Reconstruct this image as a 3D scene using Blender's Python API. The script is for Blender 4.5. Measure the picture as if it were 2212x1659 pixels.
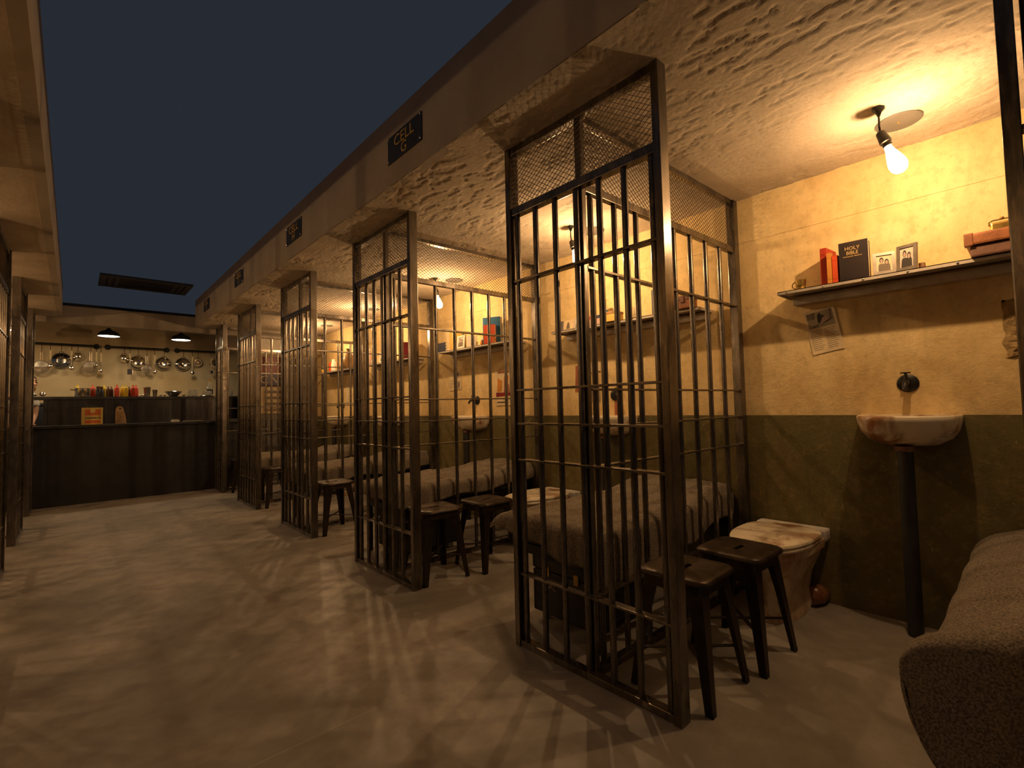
import bpy, bmesh, math, random
import numpy as np
from mathutils import Vector, Matrix, noise
random.seed(7)
for o in list(bpy.data.objects): bpy.data.objects.remove(o)
sc = bpy.context.scene
COL = sc.collection
PI = math.pi
# ------------------------------------------------------------------ camera
H_CAM, YAW, PITCH, ROLL, FPX = 1.1531, 0.7395, 0.0458, -0.0234, 1039.2
cam = bpy.data.cameras.new('camera'); cam_o = bpy.data.objects.new('camera', cam); COL.objects.link(cam_o)
cy, sy, cp, sp = math.cos(YAW), math.sin(YAW), math.cos(PITCH), math.sin(PITCH)
fwd = Vector((sy*cp, cy*cp, sp)); right = Vector((cy, -sy, 0)); up = right.cross(fwd)
cr, sr = math.cos(ROLL), math.sin(ROLL)
r_ = right*cr + up*sr; u_ = -right*sr + up*cr
cam_o.matrix_world = Matrix(((r_.x, u_.x, -fwd.x, 0), (r_.y, u_.y, -fwd.y, 0), (r_.z, u_.z, -fwd.z, H_CAM), (0, 0, 0, 1)))
cam.sensor_width = 36; cam.lens = 36*FPX/2212; cam.clip_start = 0.02; cam.clip_end = 100
sc.camera = cam_o
# ------------------------------------------------------------------ world, exposure
w = bpy.data.worlds.new('world'); sc.world = w; w.use_nodes = True
w.node_tree.nodes['Background'].inputs[0].default_value = (0.0194, 0.0242, 0.0331, 1)
w.node_tree.nodes['Background'].inputs[1].default_value = 1.0
vs = sc.view_settings
vs.view_transform = 'Standard'; vs.look = 'None'; vs.gamma = 1; vs.exposure = 0.0; vs.use_curve_mapping = False
BULB_W, KITCHEN_W = 54.0, 5.0
WARM = (1.0, 0.605, 0.29)
# ------------------------------------------------------------------ materials
MATS = {}
class NT:
    def __init__(s, m): s.t = m.node_tree; s.n = s.t.nodes; s.b = s.n['Principled BSDF']
    def add(s, typ, **kw):
        nd = s.n.new('ShaderNode'+typ)
        for k, v in kw.items():
            if hasattr(nd, k): setattr(nd, k, v)
            else: nd.inputs[k.replace('_', ' ')].default_value = v
        return nd
    def link(s, a, b): s.t.links.new(a, b)
    def ramp(s, src, stops):
        r = s.n.new('ShaderNodeValToRGB'); e = r.color_ramp.elements
        while len(e) < len(stops): e.new(0.5)
        for el, (p, c) in zip(e, stops): el.position = p; el.color = c if len(c) == 4 else (*c, 1)
        s.link(src, r.inputs[0]); return r.outputs[0]
    def mix(s, f, a, b, typ='MIX'):
        m = s.n.new('ShaderNodeMix'); m.data_type = 'RGBA'; m.blend_type = typ
        for inp, v in ((m.inputs[0], f), (m.inputs[6], a), (m.inputs[7], b)):
            if hasattr(v, 'is_linked') or hasattr(v, 'links'): s.link(v, inp)
            elif isinstance(v, (int, float)): inp.default_value = v
            else: inp.default_value = (*v[:3], 1)
        return m.outputs[2]
    def noise(s, scale, detail=4, rough=.55, vec=None, dist=0):
        nd = s.add('TexNoise', Scale=scale, Detail=detail, Roughness=rough, Distortion=dist)
        if vec is not None: s.link(vec, nd.inputs['Vector'])
        return nd.outputs['Fac']
    def coord(s, kind='Object'): return s.add('TexCoord').outputs[kind]
    def pos(s): return s.add('NewGeometry').outputs['Position']
    def scalev(s, vec, sc_):
        m = s.n.new('ShaderNodeMapping'); m.inputs['Scale'].default_value = sc_; s.link(vec, m.inputs['Vector']); return m.outputs[0]
    def bump(s, h, strength=.3, dist=.01, prev=None):
        b = s.add('Bump', Strength=strength, Distance=dist); s.link(h, b.inputs['Height'])
        if prev is not None: s.link(prev, b.inputs['Normal'])
        return b.outputs[0]
    def out(s, color=None, rough=None, normal=None, metal=None):
        for v, nm in ((color, 'Base Color'), (rough, 'Roughness'), (normal, 'Normal'), (metal, 'Metallic')):
            if v is None: continue
            if hasattr(v, 'links'): s.link(v, s.b.inputs[nm])
            else: s.b.inputs[nm].default_value = (*v, 1) if isinstance(v, tuple) else v
def newmat(name):
    m = bpy.data.materials.new(name); m.use_nodes = True; MATS[name] = m; return m, NT(m)
def simple(name, col, rough=.6, metal=0, var=.18, scale=9, bump=0, bscale=60, col2=None, spec=None):
    m, t = newmat(name)
    c = t.coord()
    n = t.noise(scale, 5, .6, c)
    c2 = col2 or tuple(max(0, x*(1-var*2)) for x in col)
    t.out(t.mix(t.ramp(n, [(.35, (0, 0, 0)), (.68, (1, 1, 1))]), c2, col), rough, None, metal)
    if bump: t.out(normal=t.bump(t.noise(bscale, 3, .6, c), bump, .004))
    if spec is not None: t.b.inputs['Specular IOR Level'].default_value = spec
    return m
def emit(name, col, strength, alpha=None):
    m, t = newmat(name)
    t.out(col, .3)
    t.b.inputs['Emission Color'].default_value = (*col, 1); t.b.inputs['Emission Strength'].default_value = strength
    if alpha is not None: t.b.inputs['Alpha'].default_value = alpha
    return m
# steel bars
m, t = newmat('raw_steel'); c = t.coord()
n1 = t.noise(6, 6, .65, t.scalev(c, (1, 1, .25))); n2 = t.noise(70, 3, .6, t.scalev(c, (1, 1, .2)))
colr = t.mix(t.ramp(n1, [(.35, (0, 0, 0)), (.7, (1, 1, 1))]), (.085, .076, .066), (.25, .225, .195))
t.out(t.mix(t.ramp(n2, [(.45, (0, 0, 0)), (.75, (1, 1, 1))]), colr, (.27, .225, .18)), t.ramp(n1, [(.3, (.19, .19, .19)), (.7, (.36, .36, .36))]), None, .85)
m, t = newmat('mesh_steel'); t.out((.16, .13, .10), .42, None, .7)
simple('black_iron', (.022, .021, .02), .45, .4, .3)
simple('black_paint', (.024, .025, .027), .5, 0, .2)
simple('bar_black', (.024, .025, .028), .45, 0, .2, 5)
m, t = newmat('stool_metal'); c = t.coord(); n1 = t.noise(14, 6, .6, c)
t.out(t.mix(t.ramp(n1, [(.35, (0, 0, 0)), (.7, (1, 1, 1))]), (.026, .019, .015), (.06, .043, .032)), t.ramp(n1, [(.3, (.3, .3, .3)), (.7, (.48, .48, .48))]), None, .55)
# plaster
def plaster(name, upper, lower=None, split=1.06, stain=(.55, .36, .14), amp=.5, dark=.35):
    m, t = newmat(name); p = t.pos()
    n1 = t.noise(2.2, 6, .6, p); n2 = t.noise(9, 5, .6, p)
    col = t.mix(t.ramp(n1, [(.38, (0, 0, 0)), (.75, (1, 1, 1))]), upper, tuple(a*b for a, b in zip(upper, (.82, .74, .6))))
    col = t.mix(t.ramp(n2, [(.52, (0, 0, 0)), (.8, (dark, dark, dark))]), col, stain)
    if lower:
        sep = t.add('SeparateXYZ'); t.link(p, sep.inputs[0])
        lt = t.add('Math', operation='LESS_THAN'); t.link(sep.outputs[2], lt.inputs[0]); lt.inputs[1].default_value = split
        low = t.mix(t.ramp(n1, [(.35, (0, 0, 0)), (.75, (1, 1, 1))]), lower, tuple(x*.6 for x in lower))
        fleck = t.noise(55, 2, .5, t.scalev(p, (1, 1, .4)))
        low = t.mix(t.ramp(fleck, [(.72, (0, 0, 0)), (.78, (.5, .5, .5))]), low, (.5, .42, .25))
        col = t.mix(lt.outputs[0], col, low)
    if lower:
        grime = t.noise(3.4, 7, .68, t.scalev(p, (1, 1.5, .55)), .8); fine = t.noise(26, 6, .7, p)
        col = t.mix(t.ramp(grime, [(.44, (0, 0, 0)), (.72, (.6, .6, .6))]), col, t.mix(.5, col, (.30, .19, .08)))
        col = t.mix(t.ramp(fine, [(.5, (0, 0, 0)), (.74, (.42, .42, .42))]), col, (.36, .25, .11))
    trow = t.noise(7, 7, .68, t.scalev(p, (1, 1, 1.9)), 1.2)
    cr_ = t.ramp(trow, [(.50, (0, 0, 0)), (.545, (1, 1, 1)), (.60, (.55, .55, .55))])
    nb = t.bump(cr_, .42*amp, .014)
    nb = t.bump(t.noise(30, 7, .72, p), .8*amp, .009, nb)
    t.out(col, .78, nb); t.b.inputs['Specular IOR Level'].default_value = .25
    return m
plaster('wall_plaster', (.86, .68, .36), (.15, .135, .055), 1.06)
plaster('plain_plaster', (.52, .43, .29))
plaster('kitchen_plaster', (.60, .50, .32), amp=.25, dark=.15)
m, t = newmat('ceiling_plaster'); p = t.pos()
n1 = t.noise(2.6, 6, .6, p)
ch = t.noise(10, 8, .74, t.scalev(p, (2.3, .9, 1)), .8)
mask = t.noise(1.7, 3, .5, p)
chips = t.ramp(ch, [(.545, (0, 0, 0)), (.58, (1, 1, 1)), (.66, (.5, .5, .5))])
mul = t.add('Math', operation='MULTIPLY'); t.link(chips, mul.inputs[0]); t.link(t.ramp(mask, [(.34, (.12, .12, .12)), (.56, (1, 1, 1))]), mul.inputs[1])
base = t.mix(t.ramp(n1, [(.35, (0, 0, 0)), (.7, (1, 1, 1))]), (.60, .515, .40), (.42, .35, .26))
grn = t.noise(70, 4, .7, p); base = t.mix(t.ramp(grn, [(.45, (0, 0, 0)), (.7, (.5, .5, .5))]), base, (.34, .28, .2))
t.out(base, .8, t.bump(t.noise(34, 8, .75, p), .45, .008))
t.b.inputs['Specular IOR Level'].default_value = .2
m, t = newmat('fascia_board'); p = t.pos()
t.out(t.mix(t.ramp(t.noise(3, 6, .6, p), [(.35, (0, 0, 0)), (.7, (1, 1, 1))]), (.30, .255, .2), (.38, .325, .25)), .75, t.bump(t.noise(30, 5, .6, p), .2, .004))
m, t = newmat('concrete_floor'); p = t.pos()
n1 = t.noise(1.4, 7, .62, p, .6); n2 = t.noise(9, 6, .6, p); n3 = t.noise(60, 3, .6, p)
fc = t.mix(t.ramp(n1, [(.32, (0, 0, 0)), (.7, (1, 1, 1))]), (.17, .16, .145), (.42, .385, .34))
fc = t.mix(t.ramp(n2, [(.4, (0, 0, 0)), (.75, (.6, .6, .6))]), fc, (.21, .19, .165))
sep = t.add('SeparateXYZ'); t.link(p, sep.inputs[0])
seam = t.add('Math', operation='PINGPONG'); t.link(sep.outputs[1], seam.inputs[0]); seam.inputs[1].default_value = .895
sm = t.ramp(seam.outputs[0], [(0.0, (1, 1, 1)), (.003, (0, 0, 0))])
t.out(t.mix(sm, fc, (.36, .32, .27)), t.ramp(n2, [(.3, (.42, .42, .42)), (.75, (.62, .62, .62))]), t.bump(n3, .08, .003))
# porcelain with rust
def stained(name, base, rust, lo, hi, scale=7):
    m, t = newmat(name); c = t.coord()
    n1 = t.noise(scale, 6, .62, t.scalev(c, (1.2, 1, 1)), .5); n2 = t.noise(2.3, 4, .5, c)
    a = t.add('Math', operation='MULTIPLY'); t.link(t.ramp(n1, [(lo, (0, 0, 0)), (hi, (1, 1, 1))]), a.inputs[0]); t.link(t.ramp(n2, [(.3, (.3, .3, .3)), (.6, (1, 1, 1))]), a.inputs[1])
    t.out(t.mix(a.outputs[0], base, rust), .28); return m
stained('porcelain', (.80, .72, .56), (.27, .105, .028), .47, .60, 5)
stained('porcelain_rusty', (.66, .56, .40), (.27, .085, .02), .38, .56)
stained('rust_pipe', (.30, .16, .08), (.12, .03, .012), .35, .6, 12)
m, t = newmat('wool'); c = t.coord()
n1 = t.noise(160, 3, .7, c); n2 = t.noise(5, 5, .6, c)
wc = t.mix(t.ramp(n2, [(.35, (0, 0, 0)), (.7, (1, 1, 1))]), (.08, .069, .056), (.14, .12, .098))
t.out(t.mix(t.ramp(n1, [(.40, (0, 0, 0)), (.62, (1, 1, 1))]), wc, (.28, .24, .19)), .95, t.bump(n1, .7, .004)); t.b.inputs['Specular IOR Level'].default_value = .1
simple('mattress_cloth', (.06, .055, .05), .9)
simple('pewter', (.27, .23, .19), .4, .5, .15, 20)
simple('print_grey', (.40, .33, .22), .85)
simple('hem_cord', (.40, .33, .25), .9)
simple('galvanised', (.60, .54, .46), .45, .35, .15, 14)
simple('rivet_steel', (.75, .72, .68), .22, .9, .05)
simple('chrome', (.78, .74, .68), .16, 1, .05, 4)
simple('chrome_dull', (.50, .46, .40), .3, 1, .1, 6)
simple('brass', (.62, .42, .12), .3, .9, .2, 20)
simple('leather', (.36, .13, .045), .5, 0, .2, 22, .25, 90)
simple('leather_dark', (.20, .095, .06), .6, 0, .2, 20, .2, 90)
simple('wood', (.45, .24, .09), .55, 0, .25, 10)
simple('paper_cream', (.74, .62, .40), .85, 0, .1, 12)
simple('paper_old', (.78, .63, .38), .85, 0, .12, 10)
simple('paper_red', (.42, .14, .075), .85, 0, .2, 9)
simple('paper_grey', (.40, .31, .26), .85, 0, .15, 9)
simple('pages', (.78, .68, .50), .8, 0, .12, 90)
simple('ink', (.035, .03, .028), .8)
simple('ink_soft', (.19, .15, .11), .8)
simple('photo_white', (.62, .56, .46), .6)
simple('skin_tone', (.62, .34, .22), .55, 0, .08, 6)
simple('hair_brown', (.06, .035, .022), .6, 0, .2, 40)
simple('shirt_white', (.68, .64, .60), .85, 0, .06)
simple('trouser_black', (.02, .02, .024), .85)
for nm, cl in (('bk_red', (.42, .045, .02)), ('bk_orange', (.62, .26, .045)), ('bk_scarlet', (.62, .085, .025)), ('bk_black', (.018, .013, .014)), ('bk_brown', (.22, .12, .06)),
               ('bk_blue', (.035, .15, .30)), ('bk_grey', (.14, .14, .17)), ('bk_pink', (.46, .32, .26)), ('bk_cream', (.74, .58, .32)), ('bk_yellow', (.70, .46, .12)),
               ('bk_navy', (.035, .045, .075)), ('bk_wine', (.24, .02, .025)), ('bk_white', (.72, .66, .54)), ('gold_ink', (.62, .42, .16)),
               ('ketchup', (.75, .075, .03)), ('mustard', (.80, .58, .03)), ('sauce_brown', (.10, .04, .018)), ('can_yellow', (.66, .48, .13)), ('can_orange', (.62, .14, .03)),
               ('sign_red', (.15, .018, .016)), ('sign_navy', (.045, .04, .09)), ('sign_beige', (.46, .36, .21)), ('burlap', (.42, .25, .10)), ('green_glass', (.05, .12, .04)),
               ('plastic_white', (.70, .68, .64)), ('board_wood', (.52, .33, .15)), ('slate_panel', (.055, .058, .068)), ('grey_wall', (.17, .16, .145)), ('white_wall', (.80, .74, .62)), ('ac_grey', (.10, .095, .088))):
    simple(nm, cl, .6 if nm.startswith('bk') else .45, 0, .1, spec=.2 if nm.startswith('bk') else None)
m, t = newmat('clear_glass'); t.out((.9, .9, .88), .06); t.b.inputs['Transmission Weight'].default_value = .9; t.b.inputs['IOR'].default_value = 1.45
m, t = newmat('smoked_glass'); c = t.coord(); st = t.noise(3, 4, .5, t.scalev(c, (9, 1, .5)))
t.out((.05, .048, .05), t.ramp(st, [(.45, (.16, .16, .16)), (.75, (.42, .42, .42))]))
MATS['bulb_glow'] = emit('bulb_glow', (1.0, .74, .40), 14, .6); MATS['bulb_glow'].cycles.emission_sampling = 'NONE'
MATS['lamp_glow'] = emit('lamp_glow', (1.0, .86, .62), 9)
# ------------------------------------------------------------------ mesh helpers
class MB:
    """collects verts and faces of ONE part"""
    def __init__(s): s.v = []; s.f = []
    def q(s, vs_, fs): b = len(s.v); s.v += [tuple(a) for a in vs_]; s.f += [tuple(b+i for i in f) for f in fs]; return s
    def box(s, x0, x1, y0, y1, z0, z1):
        return s.q([(x0, y0, z0), (x1, y0, z0), (x1, y1, z0), (x0, y1, z0), (x0, y0, z1), (x1, y0, z1), (x1, y1, z1), (x0, y1, z1)],
                   [(0, 3, 2, 1), (4, 5, 6, 7), (0, 1, 5, 4), (1, 2, 6, 5), (2, 3, 7, 6), (3, 0, 4, 7)])
    def rings(s, rings, close_a=True, close_b=True):
        n = len(rings[0]); b = len(s.v)
        for r in rings: s.v += [tuple(a) for a in r]
        for i in range(len(rings)-1):
            for j in range(n): s.f.append((b+i*n+j, b+i*n+(j+1) % n, b+(i+1)*n+(j+1) % n, b+(i+1)*n+j))
        if close_a: s.f.append(tuple(b+j for j in reversed(range(n))))
        if close_b: s.f.append(tuple(b+(len(rings)-1)*n+j for j in range(n)))
        return s
    def tube(s, pts, r, n=8, r2=None):
        pts = [Vector(p) for p in pts]; rings = []
        for i, p in enumerate(pts):
            d = (pts[min(i+1, len(pts)-1)]-pts[max(i-1, 0)]).normalized()
            a = d.orthogonal().normalized() if i == 0 else (a-d*a.dot(d)).normalized()
            b = d.cross(a); rr = r[i] if isinstance(r, (list, tuple)) else r
            rings.append([p+(a*math.cos(2*PI*k/n)+b*math.sin(2*PI*k/n))*rr for k in range(n)])
        return s.rings(rings)
    def lathe(s, prof, n=20, o=(0, 0, 0), ax='z', ca=True, cb=True):
        rings = []
        for r, h in prof:
            ring = []
            for k in range(n):
                c_, s_ = math.cos(2*PI*k/n)*r, math.sin(2*PI*k/n)*r
                p = {'z': (c_, s_, h), 'x': (h, c_, s_), 'y': (s_, h, c_)}[ax]
                ring.append((p[0]+o[0], p[1]+o[1], p[2]+o[2]))
            rings.append(ring)
        return s.rings(rings, ca, cb)
    def sphere(s, c, r, n=12, sq=(1, 1, 1)):
        m_ = n//2
        rings = []
        for i in range(1, m_):
            a = PI*i/m_
            rings.append([(c[0]+r*sq[0]*math.sin(a)*math.cos(2*PI*k/n), c[1]+r*sq[1]*math.sin(a)*math.sin(2*PI*k/n), c[2]-r*sq[2]*math.cos(a)) for k in range(n)])
        return s.rings(rings)
    def xf(s, mat4): s.v = [tuple(mat4 @ Vector(p)) for p in s.v]; return s
    def mesh(s, name, mat, smooth=False, bevel=0, angle=None):
        me = bpy.data.meshes.new(name); me.from_pydata(s.v, [], s.f); me.materials.append(MATS[mat])
        bm = bmesh.new(); bm.from_mesh(me)
        if bevel: bmesh.ops.bevel(bm, geom=[e for e in bm.edges if e.calc_face_angle(0) > .5], offset=bevel, segments=2, affect='EDGES', profile=.6)
        bmesh.ops.recalc_face_normals(bm, faces=bm.faces)
        bm.to_mesh(me); bm.free()
        if smooth:
            me.shade_smooth()
            if angle is not None: me.set_sharp_from_angle(angle=angle)
        return me
    def build(s, name, mat, parent=None, smooth=False, bevel=0, loc=(0, 0, 0), rot=(0, 0, 0), angle=.7):
        return link(s.mesh(name, mat, smooth, bevel, angle), name, parent, loc, rot)
def link(me, name, parent=None, loc=(0, 0, 0), rot=(0, 0, 0)):
    o = bpy.data.objects.new(name, me); COL.objects.link(o); o.location = loc; o.rotation_euler = rot
    if parent: o.parent = parent
    return o
def tag(o, label, cat, group=None, kind=None):
    if label: o['label'] = label
    if cat: o['category'] = cat
    if group: o['group'] = group
    if kind: o['kind'] = kind
    return o
def thing(name, label, cat, loc=(0, 0, 0), rz=0, group=None, rot=None):
    o = bpy.data.objects.new(name, None); COL.objects.link(o); o.empty_display_size = .1
    o.location = loc; o.rotation_euler = rot or (0, 0, rz); return tag(o, label, cat, group)
def copy_tree(o, parent=None):
    c = o.copy(); COL.objects.link(c); c.parent = parent
    for ch in list(o.children): copy_tree(ch, c)
    return c
def struct(name, mb, mat, parent=None, **k):
    o = mb.build(name, mat, parent, **k)
    if not parent: o['kind'] = 'structure'
    return o
def B(*a): return MB().box(*a)
def text(body, size, mat, parent, mat4, name='lettering', sx=1.0, depth=.0008, align='CENTER', bold=0):
    cu = bpy.data.curves.new('t', 'FONT'); cu.body = body; cu.size = size; cu.extrude = depth; cu.offset = bold; cu.align_x = align; cu.align_y = 'CENTER'; cu.resolution_u = 2
    ob = bpy.data.objects.new('t', cu); COL.objects.link(ob)
    dg = bpy.context.evaluated_depsgraph_get(); me = bpy.data.meshes.new_from_object(ob.evaluated_get(dg)); bpy.data.objects.remove(ob); bpy.data.curves.remove(cu)
    me.transform(mat4 @ Matrix.Diagonal((sx, 1, 1, 1))); me.materials.clear(); me.materials.append(MATS[mat]); me.name = name
    return link(me, name, parent)
def facing(o, xdir, ydir):   # plane matrix: text x along xdir, text y along ydir
    x = Vector(xdir).normalized(); y = Vector(ydir).normalized(); z = x.cross(y)
    return Matrix(((x.x, y.x, z.x, o[0]), (x.y, y.y, z.y, o[1]), (x.z, y.z, z.z, o[2]), (0, 0, 0, 1)))
# ------------------------------------------------------------------ layout
X0, X1, XF, ZC = 1.60, 3.17, 1.344, 2.45
XL0, XL1, XLF = -.37, -1.94, -.125
YS, YE, YK = -2.3, 8.55, 10.25
MIDS = [-.403, 1.339, 3.146, 4.913, 6.712, 8.245]      # partition centres along the corridor
OFF = [None, 0, 1.807, 3.574, 5.373, 6.906]             # cell origins
CELL = [None, 'in the cell with the black Bible', 'in the cell with the tall grey book', 'in the cell with the blue and red books', 'in the cell with the dark red book', 'in the cell with the warning sign']
# ------------------------------------------------------------------ setting
struct('floor', B(XL1-.1, X1+.1, YS, YK+.1, -.05, 0), 'concrete_floor')
wr = struct('wall_right', B(X1, X1+.1, YS, 8.62, 0, ZC+.05), 'wall_plaster')
band = B(X1-.005, X1+.01, YS, 8.62, 2.165, ZC).build('plaster_band', 'wall_plaster', wr)
struct('wall_left', B(XL1-.1, XL1, YS, 8.62, 0, ZC+.05), 'wall_plaster')
cl = struct('ceiling_right', B(XF+.02, X1+.1, YS, YE, ZC, ZC+.06), 'ceiling_plaster')
# rough skip-trowelled coat: a 4.5 mm layer with real chipped hollows, so the bulbs rake shadows into it
TAB = np.random.RandomState(11).rand(256, 256)
def vnoise(x, y):
    xi, yi = np.floor(x).astype(int), np.floor(y).astype(int); fx, fy = x-xi, y-yi
    fx, fy = fx*fx*(3-2*fx), fy*fy*(3-2*fy); g_ = lambda a, b: TAB[a % 256, b % 256]
    return (g_(xi, yi)*(1-fx)+g_(xi+1, yi)*fx)*(1-fy)+(g_(xi, yi+1)*(1-fx)+g_(xi+1, yi+1)*fx)*fy
def fbm(x, y, o=5):
    v, a, tot = 0, 1, 0
    for k in range(o): v = v+a*vnoise(x*2**k+17*k, y*2**k+31*k); tot += a; a *= .58
    return v/tot
gx = np.linspace(XF+.004, X1, 230); gy = np.concatenate([np.arange(-.5, 5, .0085), np.arange(5, YE+.03, .02)]); gy[-1] = YE
GX, GY = np.meshgrid(gx, gy)
wx, wy = GX+.06*fbm(GX*3, GY*3), GY+.10*fbm(GX*3+9, GY*3+5)
sst = lambda a, b, v: (lambda t_: t_*t_*(3-2*t_))(np.clip((v-a)/(b-a), 0, 1))
hollow = sst(.535, .585, fbm(wx*26, wy*12))*sst(.36, .56, fbm(GX*1.6+3, GY*1.6))
crack = sst(.012, .002, np.abs(fbm(wx*5+40, wy*2.4, 6)-.5))*.6
GZ = ZC-.0045*(1-np.maximum(hollow, crack))-.0012*fbm(GX*60, GY*60, 3)
nc = len(gx); idx = np.arange(GX.size).reshape(GX.shape)
cm = bpy.data.meshes.new('plaster_relief')
cm.from_pydata(np.stack([GX, GY, GZ], -1).reshape(-1, 3).tolist(), [], np.stack([idx[:-1, :-1], idx[1:, :-1], idx[1:, 1:], idx[:-1, 1:]], -1).reshape(-1, 4).tolist())
cm.materials.append(MATS['ceiling_plaster']); cm.shade_smooth(); link(cm, 'plaster_relief', cl)
struct('ceiling_left', B(XL1-.1, XLF-.02, YS, YE, ZC, ZC+.06), 'ceiling_plaster')
struct('trim_1', B(XF, XF+.05, YS, YE, ZC-.004, 2.86), 'fascia_board')
struct('trim_2', B(XLF-.05, XLF, YS, YE, ZC-.004, 2.86), 'fascia_board')
struct('trim_3', B(-2.0, X1+.1, 8.62, 8.74, 2.385, 2.62), 'fascia_board')
struct('wall_back', B(-2.0, X1+.1, YK, YK+.1, 0, 2.62), 'kitchen_plaster')
struct('ceiling_kitchen', B(-2.0, X1+.1, 8.74, YK, 2.62, 2.68), 'black_paint')
struct('wall_kitchen', B(1.98, X1+.1, 8.64, 8.70, 0, 2.385), 'grey_wall')
B(1.98, X1, 8.63, 8.64, 2.06, 2.385).build('white_panel', 'white_wall', bpy.data.objects['wall_kitchen'])
# broken plaster on the right wall
bp = MB(); rs = random.Random(3)
nU, nV = 9, 26
g = []
for i in range(nV+1):
    for j in range(nU+1):
        u, v = j/nU, i/nV
        edge = min(u, 1-u, v, 1-v)
        h = 0 if edge < .02 else .006+.026*abs(noise.noise(Vector((u*3.1, v*7.3, 2.2))))
        if noise.noise(Vector((u*4+5, v*9, .4))) > .22 and edge > .08: h = .002
        g.append((X1-h, .10-.17*u+.012*noise.noise(Vector((v*6, u*3, 9))), 1.32+.27*v+.012*noise.noise(Vector((u*5, v*2, 4)))))
bp.q(g, [(i*(nU+1)+j, i*(nU+1)+j+1, (i+1)*(nU+1)+j+1, (i+1)*(nU+1)+j) for i in range(nV) for j in range(nU)])
plaster('broken_core', (.42, .30, .14), None, 1, (.12, .07, .03), 1.2, .9)
bp.build('broken_plaster', 'broken_core', wr)
# rust streaks under the taps
# ------------------------------------------------------------------ cell partitions
RZ = [(1.77, .012), (1.23, .010), (1.065, .010), (.89, .010), (.343, .010)]
DY = -.004
SK = .028   # the dividers run slightly out of square
def strands(y0, y1, z0, z1, wd=.034, ht=.024, r=.0016):
    """expanded-metal mesh in the local yz plane"""
    mb = MB(); sl = ht/wd
    for sg in (1, -1):
        k0 = int(math.floor((z0-sg*sl*(y1 if sg > 0 else y0))/ht))-2; k1 = int(math.ceil((z1-sg*sl*(y0 if sg > 0 else y1))/ht))+2
        for k in range(k0, k1):
            # z = sg*sl*y + k*ht
            ya, yb = y0, y1
            lo, hi = sorted(((z0-k*ht)/(sg*sl), (z1-k*ht)/(sg*sl)))
            ya, yb = max(ya, lo), min(yb, hi)
            if yb-ya < .006: continue
            mb.tube([(0, ya, sg*sl*ya+k*ht), (0, yb, sg*sl*yb+k*ht)], r, 4)
    return mb
CACHE = {}
DIV = ('pw', 'dt', 'dm', 'db')
def cached(key, fn):
    if key not in CACHE: CACHE[key] = fn()
    return CACHE[key]
def partition(loc, sgn, L, nb, label, group, divider=True):
    t = thing('cell_partition', label, 'cell bars', loc, 0, group)
    h = L/2; S = lambda a, b: (min(sgn*a, sgn*b), max(sgn*a, sgn*b))
    def bx(key, name, x0, x1, y0, y1, z0, z1, mat='raw_steel', bev=.003):
        a, b = S(x0, x1)
        return link(cached((key, sgn, round(L, 3)), lambda: B(a, b, y0, y1, z0, z1).mesh(name, mat, False, bev)), name, t, (0, 0, 0), (0, 0, -sgn*SK if key in DIV or key[:2] == 'rd' else 0))
    D = 1.57
    bx('pn', 'post', 0, .06, -h, -h+.032, 0, ZC); bx('pf', 'post', 0, .06, h-.032, h, 0, ZC)
    bx('rt', 'rail', .008, .048, -h+.032, h-.032, ZC-.04, ZC); bx('rm', 'rail', .008, .048, -h+.032, h-.032, 2.10, 2.14)
    for i, (z, th) in enumerate(RZ): bx('rf%d' % i, 'rail', .010, .048, -h+.032, h-.032, z-th/2, z+th/2, bev=.0015)
    bx('rb', 'rail', .006, .05, -h+.032, h-.032, 0, .03)
    bar = cached('bar', lambda: MB().lathe([(.0138, .03), (.0138, 2.10)], 12).mesh('bar', 'raw_steel', True, 0, .7))
    for k in range(nb):
        link(bar, 'bar', t, (sgn*.029, -h+.055+(L-.11)*k/(nb-1), 0))
    me = cached(('mf', round(L, 3)), lambda: strands(-h+.03, h-.03, 2.135, 2.425).mesh('wire_mesh', 'mesh_steel'))
    o = link(me, 'wire_mesh', t, (sgn*.03, 0, 0)); o['kind'] = 'stuff'
    bx('pm', 'post', .044, .072, DY-.018, DY+.018, 0, ZC)
    if not divider: return t
    bx('pw', 'post', D-.055, D, DY-.026, DY+.026, 0, ZC)
    bx('dt', 'rail', .072, D-.055, DY-.016, DY+.016, ZC-.035, ZC); bx('dm', 'rail', .072, D-.055, DY-.016, DY+.016, 2.10, 2.138)
    for i, (z, th) in enumerate(RZ): bx('rd%d' % i, 'rail', .072, D-.055, DY-.018, DY+.018, z-th/2-.012, z+th/2-.012, bev=.0015)
    bx('db', 'rail', .072, D-.055, DY-.02, DY+.02, 0, .03)
    for k in range(8): link(bar, 'bar', t, (sgn*(.118+.175*k), DY-SK*(.118+.175*k), 0))
    me = cached('md', lambda: strands(.07, D-.05, 2.135, 2.42).mesh('wire_mesh', 'mesh_steel'))
    o = link(me, 'wire_mesh', t, (0, DY, 0), (0, 0, -sgn*(PI/2+SK))); o['kind'] = 'stuff'
    return t
PL = ['steel bar partition behind the foot of the grey blanket nearest the brown suitcase', 'steel bar partition with two stools and the stained toilet beside it, sharing no sign',
      'steel bar partition between the tall grey book cell and the blue book cell', 'steel bar partition between the blue book cell and the dark red book cell',
      'steel bar partition between the dark red book cell and the warning sign cell', 'short steel bar partition standing against the black bar counter']
PL[1] = 'steel bar partition between the Bible shelf cell and the tall grey book cell'
for i, y in enumerate(MIDS):
    L, nb = (.866, 7) if i < 5 else (.476, 4)
    partition((X0, y, 0), 1, L, nb, PL[i], 'cell partitions under the cell signs')
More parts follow.
